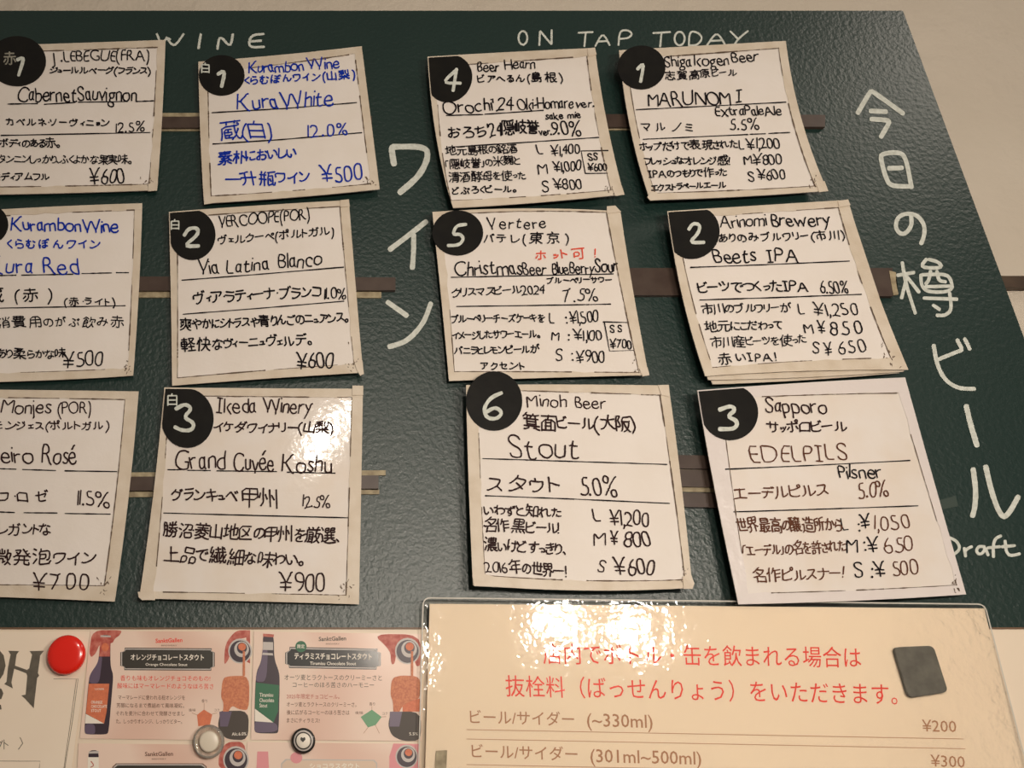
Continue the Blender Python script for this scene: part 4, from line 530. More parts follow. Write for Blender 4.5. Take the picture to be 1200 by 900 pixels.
chalk('lettering', R2, [[(447, 685), (462, 775), (500, 845), (560, 882), (632, 883)], [(470, 747), (575, 705)], [(555, 660), (574, 695)], [(590, 655), (612, 700)]], 4.8)
R3 = (1040, 450, 3.105)
chalk('lettering', R3, [[(287, 82), (303, 150), (325, 222)]], 6.4)
chalk('lettering', R3, [[(312, 312), (322, 390), (318, 450), (310, 478)], [(358, 302), (380, 400), (415, 487), (440, 475), (475, 412)]], 6.2)
chalk('lettering', R3, [[(222, 558), (252, 570), (266, 600), (240, 622), (220, 626)], [(280, 598), (284, 626)], [(281, 610), (292, 598), (306, 592)], [(352, 592), (332, 590), (322, 608), (335, 622), (352, 610), (354, 592), (366, 622)],
      [(412, 553), (392, 562), (384, 590), (386, 628)], [(366, 596), (408, 592)], [(428, 572), (432, 612), (448, 626), (480, 618)], [(418, 592), (462, 588)]], 3.6, 'white word Draft')
R4 = (420, 100, 2.8125)
chalk('lettering', R4, [[(117, 258), (108, 205), (118, 202), (224, 202), (230, 240), (200, 300), (138, 352)]], 7.0)
chalk('lettering', R4, [[(105, 540), (165, 495), (222, 450)], [(182, 495), (182, 550), (178, 600)]], 6.0)
chalk('lettering', R4, [[(97, 715), (158, 758)], [(238, 720), (215, 785), (160, 845), (103, 861)]], 5.8)
pr = link('tape_residue', prism([(1101, 586), (1120, 581), (1123, 593), (1105, 597)], .0002, .0002), 'residue', board)
# ================================================================ MAGNET RAILS
def rail(label, bars, tapes):
    x, y = bars[0][0]
    t = thing('magnet_rail', P(x, y, 0), label, 'rail', 'brown magnet rails behind the cards')
    for i, b in enumerate(bars): link('bar', prism(b, .0036, .0036), 'rail', t)
    for b in tapes: link('tape_edge', prism(b, .0012 if len(b) == 4 else .0039, .0012), 'rail_tape', t)
Q = lambda x0, x1, ya, yb, yc, yd: [(x0, ya), (x1, yb), (x1, yd), (x0, yc)]
rail('brown strip rail showing between the two top wine cards', [Q(60, 436, 137, 136, 150, 149)], [Q(60, 430, 132.5, 132, 137, 136), Q(60, 434, 150, 149, 153.5, 152.5)])
rail('brown strip rail with a free right end near the top right corner', [Q(522, 967, 133, 134.5, 149, 148.5)], [Q(540, 740, 149, 148.5, 153, 152)])
rail('brown strip rail behind the middle row of wine cards', [Q(-120, 463.5, 323, 325, 341, 340)], [Q(-120, 447, 342, 342, 348, 349)])
rail('wide brown strip rail behind the middle row of beer cards', [Q(540, 1046, 314, 314, 345, 347)], [[(1042, 317), (1050, 319), (1050, 330), (1053, 345), (1047, 346)]])
rail('brown strip rail behind the bottom row of wine cards', [Q(-120, 443.5, 560, 557, 577, 572.5)], [Q(-120, 452, 556, 551, 560, 557), Q(-120, 444.5, 578.5, 574, 586, 579)])
rail('layered brown strip rail between the number 6 and number 3 beer cards', [Q(570, 850, 530, 534, 544, 550), Q(570, 850, 547, 551, 566, 571), Q(570, 850, 574, 578, 589, 595)], [Q(570, 850, 544.5, 550.5, 546.5, 551), Q(570, 850, 567, 572, 573, 577)])
# ================================================================ CARDS
def homography(q):
    # unit square (0,0)(1,0)(1,1)(0,1) -> q ; returns the inverse map
    (x0, y0), (x1, y1), (x2, y2), (x3, y3) = q
    dx1, dx2, dx3 = x1-x2, x3-x2, x0-x1+x2-x3; dy1, dy2, dy3 = y1-y2, y3-y2, y0-y1+y2-y3
    dn = dx1*dy2-dx2*dy1; g = (dx3*dy2-dx2*dy3)/dn; h = (dx1*dy3-dx3*dy1)/dn
    a, b, c = x1-x0+g*x1, x3-x0+h*x3, x0; d, e, f = y1-y0+g*y1, y3-y0+h*y3, y0
    from mathutils import Matrix
    Mi = Matrix(((a, b, c), (d, e, f), (g, h, 1))).inverted()
    def inv(x, y):
        r = Mi @ Vector((x, y, 1)); return r.x / r.z, r.y / r.z
    return inv
class Sheet:
    """a sheet held in front of the board: four curved edges, a height at each corner and a slight belly"""
    def __init__(s, edges, h):
        s.e = edges; s.q = [edges[i][0] for i in range(4)]; s.inv = homography(s.q); s.hh = [v * .001 for v in h]
    def edge(s, i, t):
        a, m, b = s.e[i]; c = [2*m[k] - .5*(a[k]+b[k]) for k in (0, 1)]
        return tuple((1-t)**2*a[k] + 2*t*(1-t)*c[k] + t*t*b[k] for k in (0, 1))
    def at(s, u, v):
        T = s.edge(0, u); B = s.edge(2, 1-u); L = s.edge(3, 1-v); R = s.edge(1, v); q = s.q
        return tuple((1-v)*T[k] + v*B[k] + (1-u)*L[k] + u*R[k] - ((1-u)*(1-v)*q[0][k] + u*(1-v)*q[1][k] + u*v*q[2][k] + (1-u)*v*q[3][k]) for k in (0, 1))
    def h(s, x, y):
        u, v = s.inv(x, y); u = min(1, max(0, u)); v = min(1, max(0, v)); a, b, c, d, bl = s.hh
        return a*(1-u)*(1-v) + b*u*(1-v) + c*u*v + d*(1-u)*v + bl * math.sin(math.pi*u) * math.sin(math.pi*v) - .0012 * math.sin(math.pi*v) * (1 - math.sin(math.pi*u))
    def mesh(s, th=.0008, n=18):
        V = []; Fs = []
        for j in range(n+1):
            for i in range(n+1):
                x, y = s.at(i/n, j/n); V.append(P(x, y, s.h(x, y)))
        N = len(V); V += [v + Vector((0, th, 0)) for v in V]
        id_ = lambda i, j: j*(n+1)+i
        for j in range(n):
            for i in range(n):
                f = (id_(i, j), id_(i, j+1), id_(i+1, j+1), id_(i+1, j)); Fs.append(f); Fs.append(tuple(k+N for k in reversed(f)))
        ring = [id_(i, 0) for i in range(n)] + [id_(n, j) for j in range(n)] + [id_(n-i, n) for i in range(n)] + [id_(0, n-j) for j in range(n)]
        for k in range(len(ring)):
            a, b = ring[k], ring[(k+1) % len(ring)]; Fs.append((a, b, b+N, a+N))
        return mesh(V, Fs)
    def patch(s, uf, vf, eps, nu=14, nv=14, th=.00015):
        V = []; Fs = []
        for j in range(nv+1):
            for i in range(nu+1):
                a, b = i/nu, j/nv; x, y = s.at(uf(a, b), vf(a, b)); V.append(P(x, y, s.h(x, y) + eps))
        N = len(V); V += [v + Vector((0, th, 0)) for v in V]
        id_ = lambda i, j: j*(nu+1)+i
        for j in range(nv):
            for i in range(nu): Fs.append((id_(i, j), id_(i, j+1), id_(i+1, j+1), id_(i+1, j)))
        ring = [id_(i, 0) for i in range(nu)] + [id_(nu, j) for j in range(nv)] + [id_(nu-i, nv) for i in range(nu)] + [id_(0, nv-j) for j in range(nv)]
        for k in range(len(ring)):
            a, b = ring[k], ring[(k+1) % len(ring)]; Fs.append((a, b, b+N, a+N))
        return mesh(V, Fs)
SHEETS = {}
# folded and overlapping tape ends at the cards' corners
TABS = {'vercoope': [[(757, 50), (792, 47), (796, 75), (759, 78)], [(815, 712), (847, 700), (853, 755), (838, 763), (826, 742)]],
 'ikeda': [[(37, 815), (100, 813), (102, 846), (52, 846), (40, 835)], [(845, 38), (886, 38), (886, 74), (845, 74)]],
 'vertere': [[(905, 48), (945, 44), (973, 74), (905, 82)], [(1060, 825), (1099, 818), (1109, 857), (1075, 863)]],
 'minoh': [[(75, 785), (122, 780), (170, 792), (165, 829), (82, 825)], [(775, 68), (816, 67), (820, 112), (788, 106)], [(868, 790), (900, 782), (912, 815), (905, 836), (872, 836)]],
 'beer hearn': [[(930, 735), (976, 725), (990, 769), (945, 776)], [(812, 68), (848, 64), (856, 98), (816, 106)]],
 'marunomi': [[(965, 752), (1008, 745), (1026, 793), (983, 798)], [(172, 800), (205, 796), (208, 836), (172, 839), (158, 822)]],
 'arinomi': [[(795, 58), (840, 51), (850, 76), (800, 86)]], 'lebegue': [[(652, 808), (694, 800), (690, 837), (650, 840)]],
 'kura white': [[(135, 800), (168, 797), (170, 824), (136, 829)]]}
def build_card(c):
    W = c['win']; z = W[2]
    edges = [from_zoom(W, e) for e in c['outline']]; S = Sheet(edges, c['h']); SHEETS[c['id']] = S
    cx, cy = S.at(.5, .5)
    t = thing('menu_card', P(cx, cy, S.h(cx, cy)), c['label'], 'card', c.get('group', 'handwritten drinks cards on the board'))
    link('card_sheet', S.mesh(), c.get('mat', 'card'), t)
    iq = [S.inv(*p) for p in from_zoom(W, c['inner'])]
    r = random.Random(c['id'])
    def jag(k): return .004 * math.sin(k * 37 + r.random() * 2)
    lp = lambda a, b, k: a + (b - a) * k
    tm = c.get('tape', 'tape')
    link('tape_strip', S.patch(lambda a, b: a * lp(iq[0][0], iq[3][0], b) + jag(b) * (a > .9), lambda a, b: b, .00030, 1, 16), tm, t)
    link('tape_strip', S.patch(lambda a, b: lp(1, lp(iq[1][0], iq[2][0], b), a) + jag(b) * (a > .9), lambda a, b: b, .00030, 1, 16), tm, t)
    link('tape_strip', S.patch(lambda a, b: a, lambda a, b: b * lp(iq[0][1], iq[1][1], a) + jag(a) * (b > .9), .00042, 16, 1), tm, t)
    link('tape_strip', S.patch(lambda a, b: a, lambda a, b: lp(1, lp(iq[3][1], iq[2][1], a), b) + jag(a) * (b > .9), .00042, 16, 1), tm, t)
    g = Ink(S.h, .00046)
    inner = [lambda k: (lp(iq[0][0], iq[1][0], k), lp(iq[0][1], iq[1][1], k)), lambda k: (lp(iq[1][0], iq[2][0], k), lp(iq[1][1], iq[2][1], k)),
             lambda k: (lp(iq[2][0], iq[3][0], k), lp(iq[2][1], iq[3][1], k)), lambda k: (lp(iq[3][0], iq[0][0], k), lp(iq[3][1], iq[0][1], k))]
    for f in inner:
        k = 0
        while k < 1:
            l = r.uniform(.04, .22)
            if r.random() < .82:
                g.stroke([S.at(*f(min(1, k + l * q / 3))) for q in range(4)], r.uniform(.5, 1.35), jit=.55)
            k += l
    for q in range(14):   # specks near the lower right corner
        u = iq[2][0] + r.gauss(0, .02); v = iq[2][1] + r.gauss(0, .035)
        if u < .985 and v < .985:
            x, y = S.at(u, v); g.stroke([(x, y), (x + r.uniform(-2, 2), y + r.uniform(-3, 3))], r.uniform(.5, 1.2), jit=.4)
    tag(g.build('grime_marks', 'grime', t), kind='stuff')
    if c.get('bare'): return t
    for tb in TABS.get(c['id'], []): link('tape_tab', prism(from_zoom(W, tb), lambda x, y: S.h(x, y) + .0011, .0005), tm, t)
    # number disc
    dx, dy, rx, ry, mode = c['disc']
    ring = lambda a: (W[0] + (dx + rx * math.cos(a)) / z, W[1] + (dy + ry * math.sin(a)) / z)
    if mode == 1:   # the disc fills the card's upper left corner
        pts = [ring(math.radians(a)) for a in range(-90, 181, 9)]
        cl = lambda p: S.at(*[max(.006, q) for q in S.inv(*p)])
        pts = [cl(p) for p in pts]
        ul, vl = S.inv(*ring(math.pi)); ut, vt = S.inv(*ring(-math.pi / 2))
        pts += [S.at(.006, vl * .97), S.at(.006, vl * .5), S.at(.006, .006), S.at(ut * .5, .006), S.at(ut * .97, .006)]
    else: pts = [ring(2 * math.pi * k / 40) for k in range(40)]
    n = len(pts); cxp = W[0] + dx / z; cyp = W[1] + dy / z; V = []; Fs = []
    for j in range(1, 7):
        for x, y in pts:
            x = cxp + (x - cxp) * j / 6; y = cyp + (y - cyp) * j / 6; V.append(P(x, y, S.h(x, y) + .0009))
    V += [v + Vector((0, .0006, 0)) for v in V[-n:]]
    for j in range(6):
        for k in range(n): a, e = j*n + k, j*n + (k+1) % n; Fs.append((a, a+n, e+n, e))
    Fs.append(tuple(range(n)))
    d = link('number_disc', mesh(V, Fs), 'disc', t); d['label'] = 'black number disc'
    nk = Ink(S.h, .0011)
    for s_ in c['num']: nk.stroke(from_zoom(W, s_), c['numw'] / z, smooth=2, jit=.12)
    nk.build('numeral', 'chalk', d)
    if c['kanji']:
        ch, kx, ky, kh = c['kanji']; kk = Ink(S.h, .0011)
        write(kk, ch, W[0] + kx / z, W[1] + ky / z, W[0] + (kx + kh * .8) / z, W[1] + ky / z, kh / z, 1.7, 0, .3)
        kk.build('lettering', 'chalk_dim' if ch == '赤' else 'chalk', d)
    for s_ in c['rules']:
        ru = Ink(S.h, .00044); q_ = from_zoom(W, s_)
        if len(q_) <= 3: q_ = [(a[0] + (e[0]-a[0])*k/8, a[1] + (e[1]-a[1])*k/8) for a, e in zip(q_[:-1], q_[1:]) for k in range(8)] + [q_[-1]]
        ru.stroke(q_, 1.35, smooth=0, jit=.3); ru.build('ruled_line', 'black', t)
    for T in c['text']:
        s_, x0, y0, x1, y1, H = T[:6]; k = T[6] if len(T) > 6 else c['ink']
        ik = Ink(S.h, .00050)
        dense = sum(1 for q in s_ if ord(q) > 0x4e00) > 2
        wd = {0: 1.9, 1: 1.65}[H / z < 14] * (1.12 if k == 'blue' else 1) * (.9 if dense and H / z < 15 else 1)
        if H / z > 17: wd = 2.05
        if k == 'tan': wd *= .85
        write(ik, s_, W[0] + x0 / z, W[1] + y0 / z, W[0] + x1 / z, W[1] + y1 / z, H / z, wd, c['lean'] * .55, 1.25)
        o = ik.build('handwriting', k, t)
        if len(T) > 6: o['label'] = {'blue': 'blue', 'red': 'red', 'tan': 'faded brown', 'black': 'black', 'brown': 'dark brown'}[k] + ' handwriting'
    return t
for c in CARDS:
    if c['id'] in ('sapporo', 'ikeda'): c['mat'] = 'card_glossy'
    if c['id'] == 'sapporo': c['tape'] = 'pouch'
    if c['id'] == 'arinomi':     # the sheets underneath, each a little further out
        W = c['win']
        for n_, (sx, sy, hh, lb) in enumerate(((32, 36, 8.4, 'white card at the very bottom of the stack under the number 2 beer card'), (12, 17, 10.6, 'white card directly under the number 2 beer card, only lower left edges showing'))):
            o_ = c['outline']; j = lambda p, ax, ay: (p[0] + ax, p[1] + ay)
            tl, tr_, br, bl = o_[0][0], o_[1][0], o_[2][0], o_[3][0]
            tl2, tr2, br2, bl2 = j(tl, 12, 30), j(tr_, 0, 12), j(br, -40 + n_*20, 14 - n_*6), j(bl, sx, sy)
            me_ = lambda a, b, ox=0, oy=0: ((a[0]+b[0])/2 + ox, (a[1]+b[1])/2 + oy)
            build_card(dict(id='under%d' % n_, win=W, outline=[[tl2, me_(tl2, tr2), tr2], [tr2, me_(tr2, br2), br2], [br2, me_(br2, bl2, 0, 6), bl2], [bl2, me_(bl2, tl2, -12 + 8*n_, 10), tl2]],
                inner=[j(tl2, 40, 25), j(tr2, -40, 25), j(br2, -60, -50), j(bl2, 40, -40)], h=(hh - 1, hh - 1, hh - 1.2, hh, 0), bare=True, label=lb))
    build_card(c)
# tape tab and loose scraps on the cards' corners
# ================================================================ CREAM PANEL BELOW THE BOARD
HP = .0045
panel = thing('cream_panel', P(400, 900, 0), 'cream panel below the green board, covered by the poster, leaflets and notice', 'panel')
zt = P(400, 737.5, HP).z
box('panel_face', P(-420, 900, 0).x, P(1500, 900, 0).x, -HP, 0.0, P(300, 1500, HP).z, zt, 'panel', panel)
box('top_edge', P(-420, 900, 0).x, P(1500, 900, 0).x, -HP - .0006, .0, zt, zt + .0013, 'edge', panel)
# ================================================================ PRINTED SHEETS
M['poster'] = mat('poster_paper', (.86, .74, .60), .5, noise=(25, (.83, .70, .56), .7))
M['print_dark'] = mat('print_dark', (.10, .085, .065), .55, noise=(180, (.14, .12, .09), 1))
M['print_brown'] = mat('print_brown', (.17, .08, .05), .5)
M['print_red'] = mat('print_red', (.80, .045, .025), .5)
M['print_tan'] = mat('print_tan', (.42, .21, .11), .5)
M['print_line'] = mat('print_line', (.50, .30, .19), .5)
M['print_grey'] = mat('print_grey', (.35, .29, .23), .5)
M['white'] = mat('print_white', (.85, .78, .68), .5)
M['pink_paper'] = mat('leaflet_paper', (.80, .55, .44), .45, coat=.12, coat_rough=.2)
nt = M['pink_paper'].node_tree; wv = nt.nodes.new('ShaderNodeTexWave'); wv.bands_direction = 'DIAGONAL'; wv.inputs['Scale'].default_value = 4.5; wv.inputs['Distortion'].default_value = 14; wv.inputs['Detail'].default_value = 1.5; wv.inputs['Detail Scale'].default_value = .8
tcn = nt.nodes.new('ShaderNodeTexCoord'); nt.links.new(tcn.outputs['Object'], wv.inputs['Vector'])
rp = nt.nodes.new('ShaderNodeValToRGB'); rp.color_ramp.elements[0].color = (.74, .50, .40, 1); rp.color_ramp.elements[1].color = (.83, .64, .53, 1); rp.color_ramp.elements[0].position = 0; rp.color_ramp.elements[1].position = .35
nt.links.new(wv.outputs['Fac'], rp.inputs[0]); nt.links.new(rp.outputs[0], nt.nodes['Principled BSDF'].inputs['Base Color'])
M['pl_dark'] = mat('plaque_brown', (.035, .030, .022), .45, coat=.15); M['pl_black'] = mat('plaque_black', (.008, .007, .006), .45, coat=.15)
M['bottle'] = mat('print_bottle', (.040, .024, .036), .4); M['bottle_l'] = mat('print_bottle_light', (.13, .095, .15), .4)
M['orange'] = mat('print_orange', (.70, .20, .09), .5, noise=(500, (.60, .15, .07), 1)); M['maroon'] = mat('print_maroon', (.42, .07, .05), .5, noise=(300, (.60, .20, .15), 1))
M['foam'] = mat('print_foam', (.66, .24, .11), .5, noise=(700, (.50, .14, .07), 1)); M['beer'] = mat('print_beer', (.06, .045, .035), .5)
M['green'] = mat('print_green', (.035, .15, .075), .5); M['green_l'] = mat('print_light_green', (.16, .36, .20), .5); M['silver'] = mat('print_silver', (.55, .50, .47), .45); M['glare_pale'] = mat('print_glare_pale', (.72, .55, .42), .5)
M['pinkb'] = mat('print_pink', (.75, .30, .32), .5)
# poster, lower left corner
po = thing('beer_poster', P(0, 800, HP), 'cream poster with large blackletter capitals, cut by the lower left corner', 'poster')
def pz(w_, pts): return from_zoom(w_, pts)
HPO = HP + .0012
link('sheet', prism([(-330, 739), (105.5, 740), (76, 960), (-400, 960)], HPO, .0004), 'poster', po)
ZP = (0, 720, 5.0)
ik = Ink(HPO)
ik.poly(pz(ZP, [(48, 213), (112, 215), (97, 235), (88, 300), (158, 325), (172, 315), (188, 235), (173, 215), (258, 213), (236, 240), (222, 345), (230, 358), (218, 372), (203, 500), (198, 550), (150, 497), (125, 475), (150, 470), (160, 360), (155, 345), (83, 318), (67, 398), (75, 433), (25, 408), (38, 395), (47, 310), (62, 235)]))
ik.poly(pz(ZP, [(-60, 213), (0, 213), (22, 240), (33, 300), (20, 350), (-5, 388), (-70, 400), (-60, 370), (-10, 340), (-2, 300), (-10, 250), (-60, 235)]))
ik.poly(pz(ZP, [(-25, 430), (8, 435), (20, 462), (8, 495), (-25, 505)])); ik.poly(pz(ZP, [(-20, 525), (5, 530), (10, 556), (-20, 560)]))
ik.build('lettering', 'print_dark', po)
ik = Ink(HPO)
for s_ in ([(315, 378), (458, 378), (425, 620), (380, 900)], [(-300, 858), (236, 860), (230, 900), (222, 960)], [(448, 380), (375, 900)]): ik.stroke(pz(ZP, s_), .55, smooth=0)
for s_ in ([(24, 735), (24, 790)], [(26, 752), (48, 768)], [(118, 722), (134, 755), (108, 790)], [(0, 745), (6, 752)], [(14, 740), (0, 775)]): ik.stroke(pz(ZP, s_), .8, smooth=0)
ik.build('ruled_lines', 'print_dark', po)
# leaflets
HL = HP + .0008
def leaflet(label, corners, Z, art):
    cx = sum(p[0] for p in corners) / 4; cy = sum(p[1] for p in corners) / 4
    t = thing('beer_leaflet', P(cx, cy, HP), label, 'leaflet', 'pink beer leaflets under the board')
    link('sheet', prism(corners, HL, .0004), 'pink_paper', t)
    lay = {}; cnt = [0]
    def poly(m, pts, lv=1, name='picture'):
        cnt[0] += 1
        if m in ('foam', 'beer', 'maroon', 'bottle', 'bottle_l') and len(pts) > 4:   # round the corners
            for _ in (0, 1): pts = [q for a, e in zip(pts, pts[1:] + pts[:1]) for q in ((a[0]*.8+e[0]*.2, a[1]*.8+e[1]*.2), (a[0]*.2+e[0]*.8, a[1]*.2+e[1]*.8))]
        ik = Ink(HL, .00004 + .00005 * lv + .0000012 * cnt[0]); ik.poly(pz(Z, pts)); ik.build('printed_shape', m, t)
    def ell(m, cx_, cy_, rx, ry, lv=1, name='picture'): poly(m, [(cx_ + rx * math.cos(a * .3142), cy_ + ry * math.sin(a * .3142)) for a in range(20)], lv, name)
    def text(m, s_, x0, y0, x1, y1, H, b=0, lv=1):
        z = Z[2]; ik = lay.setdefault((m, lv, 'lettering'), Ink(HL, .00004 + .00005 * lv)); printed(ik, s_, Z[0] + x0/z, Z[1] + y0/z, Z[0] + x1/z, Z[1] + y1/z, H/z, b)
    def line(m, pts, wd, lv=1, name='picture'):
        lay.setdefault((m, lv, name), Ink(HL, .00004 + .00005 * lv)).stroke(pz(Z, pts), wd, smooth=1)
    art(poly, ell, text, line)
    for (m, lv, nm), ik in lay.items(): ik.build(nm, m, t)
    return t
def cup(poly, ell, line, cx, cy, r, foamcol, xr, k=1.0):
    ell('silver', cx, cy, r, r*1.05, 2); ell('bottle', cx, cy + 2, r*.88, r*.92, 3); ell('silver', cx + r*.12, cy - r*.15, r*.62, r*.66, 4); ell('bottle', cx + r*.15, cy - r*.25, r*.42, r*.46, 5); ell('orange', cx + r*.17, cy - r*.35, r*.32, r*.32, 6)
def art1(poly, ell, text, line):
    poly('maroon', [(120, 70), (300, 68), (285, 100), (255, 120), (240, 150), (165, 150), (140, 210), (112, 235), (100, 200)], 1)
    poly('bottle', [(168, 98), (230, 98), (228, 225), (230, 290), (246, 340), (240, 420), (218, 682), (205, 698), (88, 698), (72, 688), (75, 610), (95, 400), (105, 335), (150, 270), (160, 225)], 2)
    poly('bottle_l', [(160, 230), (180, 228), (172, 300), (160, 390), (98, 390), (106, 335), (150, 270)], 3); poly('bottle_l', [(76, 635), (135, 635), (138, 696), (90, 697), (73, 686)], 3)
    poly('maroon', [(168, 100), (230, 102), (226, 228), (160, 228)], 3); ell('orange', 197, 172, 22, 26, 4); poly('silver', [(168, 100), (231, 102), (230, 112), (168, 110)], 4)
    poly('orange', [(98, 392), (222, 392), (205, 560), (190, 632), (80, 572)], 3); poly('white', [(80, 574), (190, 632), (75, 632)], 3)
    for i, s_ in enumerate(('ORANGE', 'CHOCOLATE', 'STOUT')): text('white', s_, 112, 512 + i*25, (180, 208, 172)[i], 512 + i*25, 18, .01, 4)
    text('white', 'YOKOHAMA', 132, 430, 190, 430, 12, 0, 4)
    text('print_red', 'SanktGallen', 500, 146, 662, 140, 26, .02); text('print_brown', 'BREWERY', 535, 166, 630, 166, 9)
    oc = lambda d: [(318-d*.6, 180-d), (836+d*.6, 184-d), (836+d*.4, 196), (852+d, 204), (852+d, 288), (834+d*.4, 296), (833+d*.6, 308+d), (315-d*.6, 305+d), (312-d*.4, 290), (293-d, 284), (293-d, 203), (314-d*.4, 196)]
    poly('pl_dark', oc(5), 1); poly('silver', oc(0), 2); poly('pl_dark', oc(-6), 3)
    text('white', 'オレンジチョコレートスタウト', 350, 250, 792, 252, 36, .02, 4); text('white', 'Orange Chocolate Stout', 440, 283, 692, 285, 17, .01, 4)
    text('print_red', '香りも味もオレンジチョコそのもの!', 288, 374, 830, 377, 32); text('print_red', '酸味にはマーマレードのようなほろ苦さ', 270, 420, 850, 425, 32)
    for i, s_ in enumerate(('マーマレードに使われる橙オレンジを', '芳醇になるまで煮詰めて風味凝縮。', 'それを麦汁に合わせて発酵させまし', 'た。しっかりオレンジ、しっかりビター。')): text('print_brown', s_, (275, 265, 262, 262)[i], 488 + i*48, (678, 672, 675, 660)[i], 490 + i*48, 27, .004)
    poly('orange', [(792, 548), (842, 578), (828, 640), (758, 648), (750, 580)], 2); line('print_tan', [(793, 510), (793, 548)], .5); line('print_tan', [(720, 568), (750, 580)], .5); line('print_tan', [(842, 575), (870, 568)], .5)
    text('print_brown', '香り', 778, 506, 812, 506, 20); text('print_brown', 'コク', 855, 560, 885, 560, 18); text('print_brown', '後味', 700, 560, 742, 560, 18)
    poly('maroon', [(985, 70), (1070, 70), (1070, 110), (960, 130), (945, 240), (912, 285), (920, 150)], 1); poly('maroon', [(1046, 70), (1070, 70), (1070, 270), (1050, 260)], 1)
    cup(poly, ell, line, 1010, 195, 72, 'foam', 1075)
    poly('foam', [(1026, 195), (1040, 195), (1040, 345), (1026, 345)], 7)
    poly('foam', [(905, 358), (950, 345), (1066, 345), (1064, 555), (1000, 545), (960, 522), (925, 590), (910, 610), (902, 590), (912, 510), (893, 470)], 3)
    poly('beer', [(893, 560), (905, 555), (1064, 555), (1058, 733), (935, 728), (888, 690), (875, 640)], 2); poly('bottle_l', [(885, 560), (960, 560), (935, 650), (890, 650)], 3)
    text('white', 'Alc.6.0%', 960, 705, 1048, 703, 20, .01, 4)
def art2(poly, ell, text, line):
    poly('maroon', [(780, 92), (1068, 95), (1068, 280), (1045, 290), (1030, 250), (930, 130), (915, 270), (892, 278), (885, 190)], 1)
    poly('maroon', [(55, 690), (240, 668), (300, 700), (330, 735), (55, 730)], 1, 'shadow_print') if False else None
    poly('bottle', [(120, 90), (185, 95), (186, 240), (218, 325), (220, 400), (214, 680), (200, 692), (80, 690), (65, 670), (75, 330), (108, 260), (118, 180)], 2)
    poly('bottle_l', [(120, 170), (150, 170), (140, 380), (76, 380), (78, 335), (108, 262)], 3); poly('bottle_l', [(72, 610), (200, 625), (212, 680), (80, 688), (66, 670)], 3)
    poly('silver', [(120, 140), (180, 142), (180, 190), (118, 188)], 4); poly('silver', [(118, 205), (178, 208), (180, 222), (114, 218)], 4); poly('maroon', [(120, 90), (185, 95), (184, 112), (120, 108)], 4)
    poly('green', [(76, 385), (216, 400), (210, 560), (182, 626), (70, 540)], 3); poly('white', [(70, 542), (182, 626), (70, 618)], 3)
    for i, s_ in enumerate(('Tiramisu', 'Chocolate', 'Stout')): text('white', s_, 98, 470 + i*32, (180, 186, 145)[i], 470 + i*32, 24, .01, 4)
    text('print_dark', 'SanktGallen', 455, 135, 620, 130, 26, .02); text('print_brown', 'BREWERY', 498, 156, 580, 156, 9)
    oc = lambda d: [(283-d*.6, 175-d), (806+d*.6, 186-d), (806+d*.4, 198), (824+d, 206), (824+d, 284), (803+d*.4, 290), (800+d*.6, 302+d), (280-d*.6, 292+d), (276-d*.4, 280), (258-d, 272), (258-d, 205), (280-d*.4, 192)]
    poly('pl_black', oc(5), 1); poly('silver', oc(0), 2); poly('pl_black', oc(-7), 3)
    ell('green', 348, 168, 34, 34, 5); text('white', '限定', 326, 178, 370, 178, 22, .01, 6)
    text('white', 'ティラミスチョコレートスタウト', 308, 244, 775, 248, 38, .025, 4); text('white', 'Tiramisu Chocolate Stout', 402, 278, 680, 280, 20, .015, 4)
    text('print_dark', 'オーツ麦とラクトースのクリーミーさと', 248, 370, 835, 374, 34); text('print_dark', 'コーヒーのほろ苦さのハーモニー', 298, 414, 788, 416, 32)
    for i, s_ in enumerate(('2025年限定チョコビール。', 'オーツ麦とラクトースのクリーミーさ。', '後に広がるコーヒーのほろ苦さは', 'まさにティラミス!')): text('maroon' if i == 0 else 'print_brown', s_, 262, 482 + i*48, (580, 682, 640, 460)[i], 484 + i*48, 28, .004)
    poly('green_l', [(775, 548), (834, 592), (798, 640), (752, 655), (708, 592)], 2); line('print_tan', [(775, 528), (775, 550)], .5); line('print_tan', [(752, 655), (725, 690)], .5); line('print_tan', [(796, 640), (820, 690)], .5); line('print_tan', [(832, 592), (860, 590)], .5)
    text('print_brown', '香り', 760, 524, 794, 524, 20); text('print_brown', 'コク', 838, 580, 870, 580, 18); text('print_brown', '後味', 674, 576, 722, 576, 18)
    cup(poly, ell, line, 990, 195, 76, 'foam', 1075)
    poly('foam', [(1010, 195), (1024, 195), (1024, 345), (1010, 345)], 7)
    poly('foam', [(895, 358), (950, 341), (1068, 348), (1068, 480), (1000, 500), (955, 530), (925, 600), (905, 600), (903, 500), (886, 460)], 3)
    poly('orange', [(960, 500), (1068, 480), (1068, 560), (960, 560)], 2)
    poly('beer', [(890, 560), (1070, 560), (1072, 735), (960, 737), (895, 705), (872, 640)], 2); poly('bottle_l', [(884, 560), (958, 560), (940, 650), (880, 650)], 3)
    text('white', '5.5%', 1000, 702, 1052, 702, 18, 0, 4)
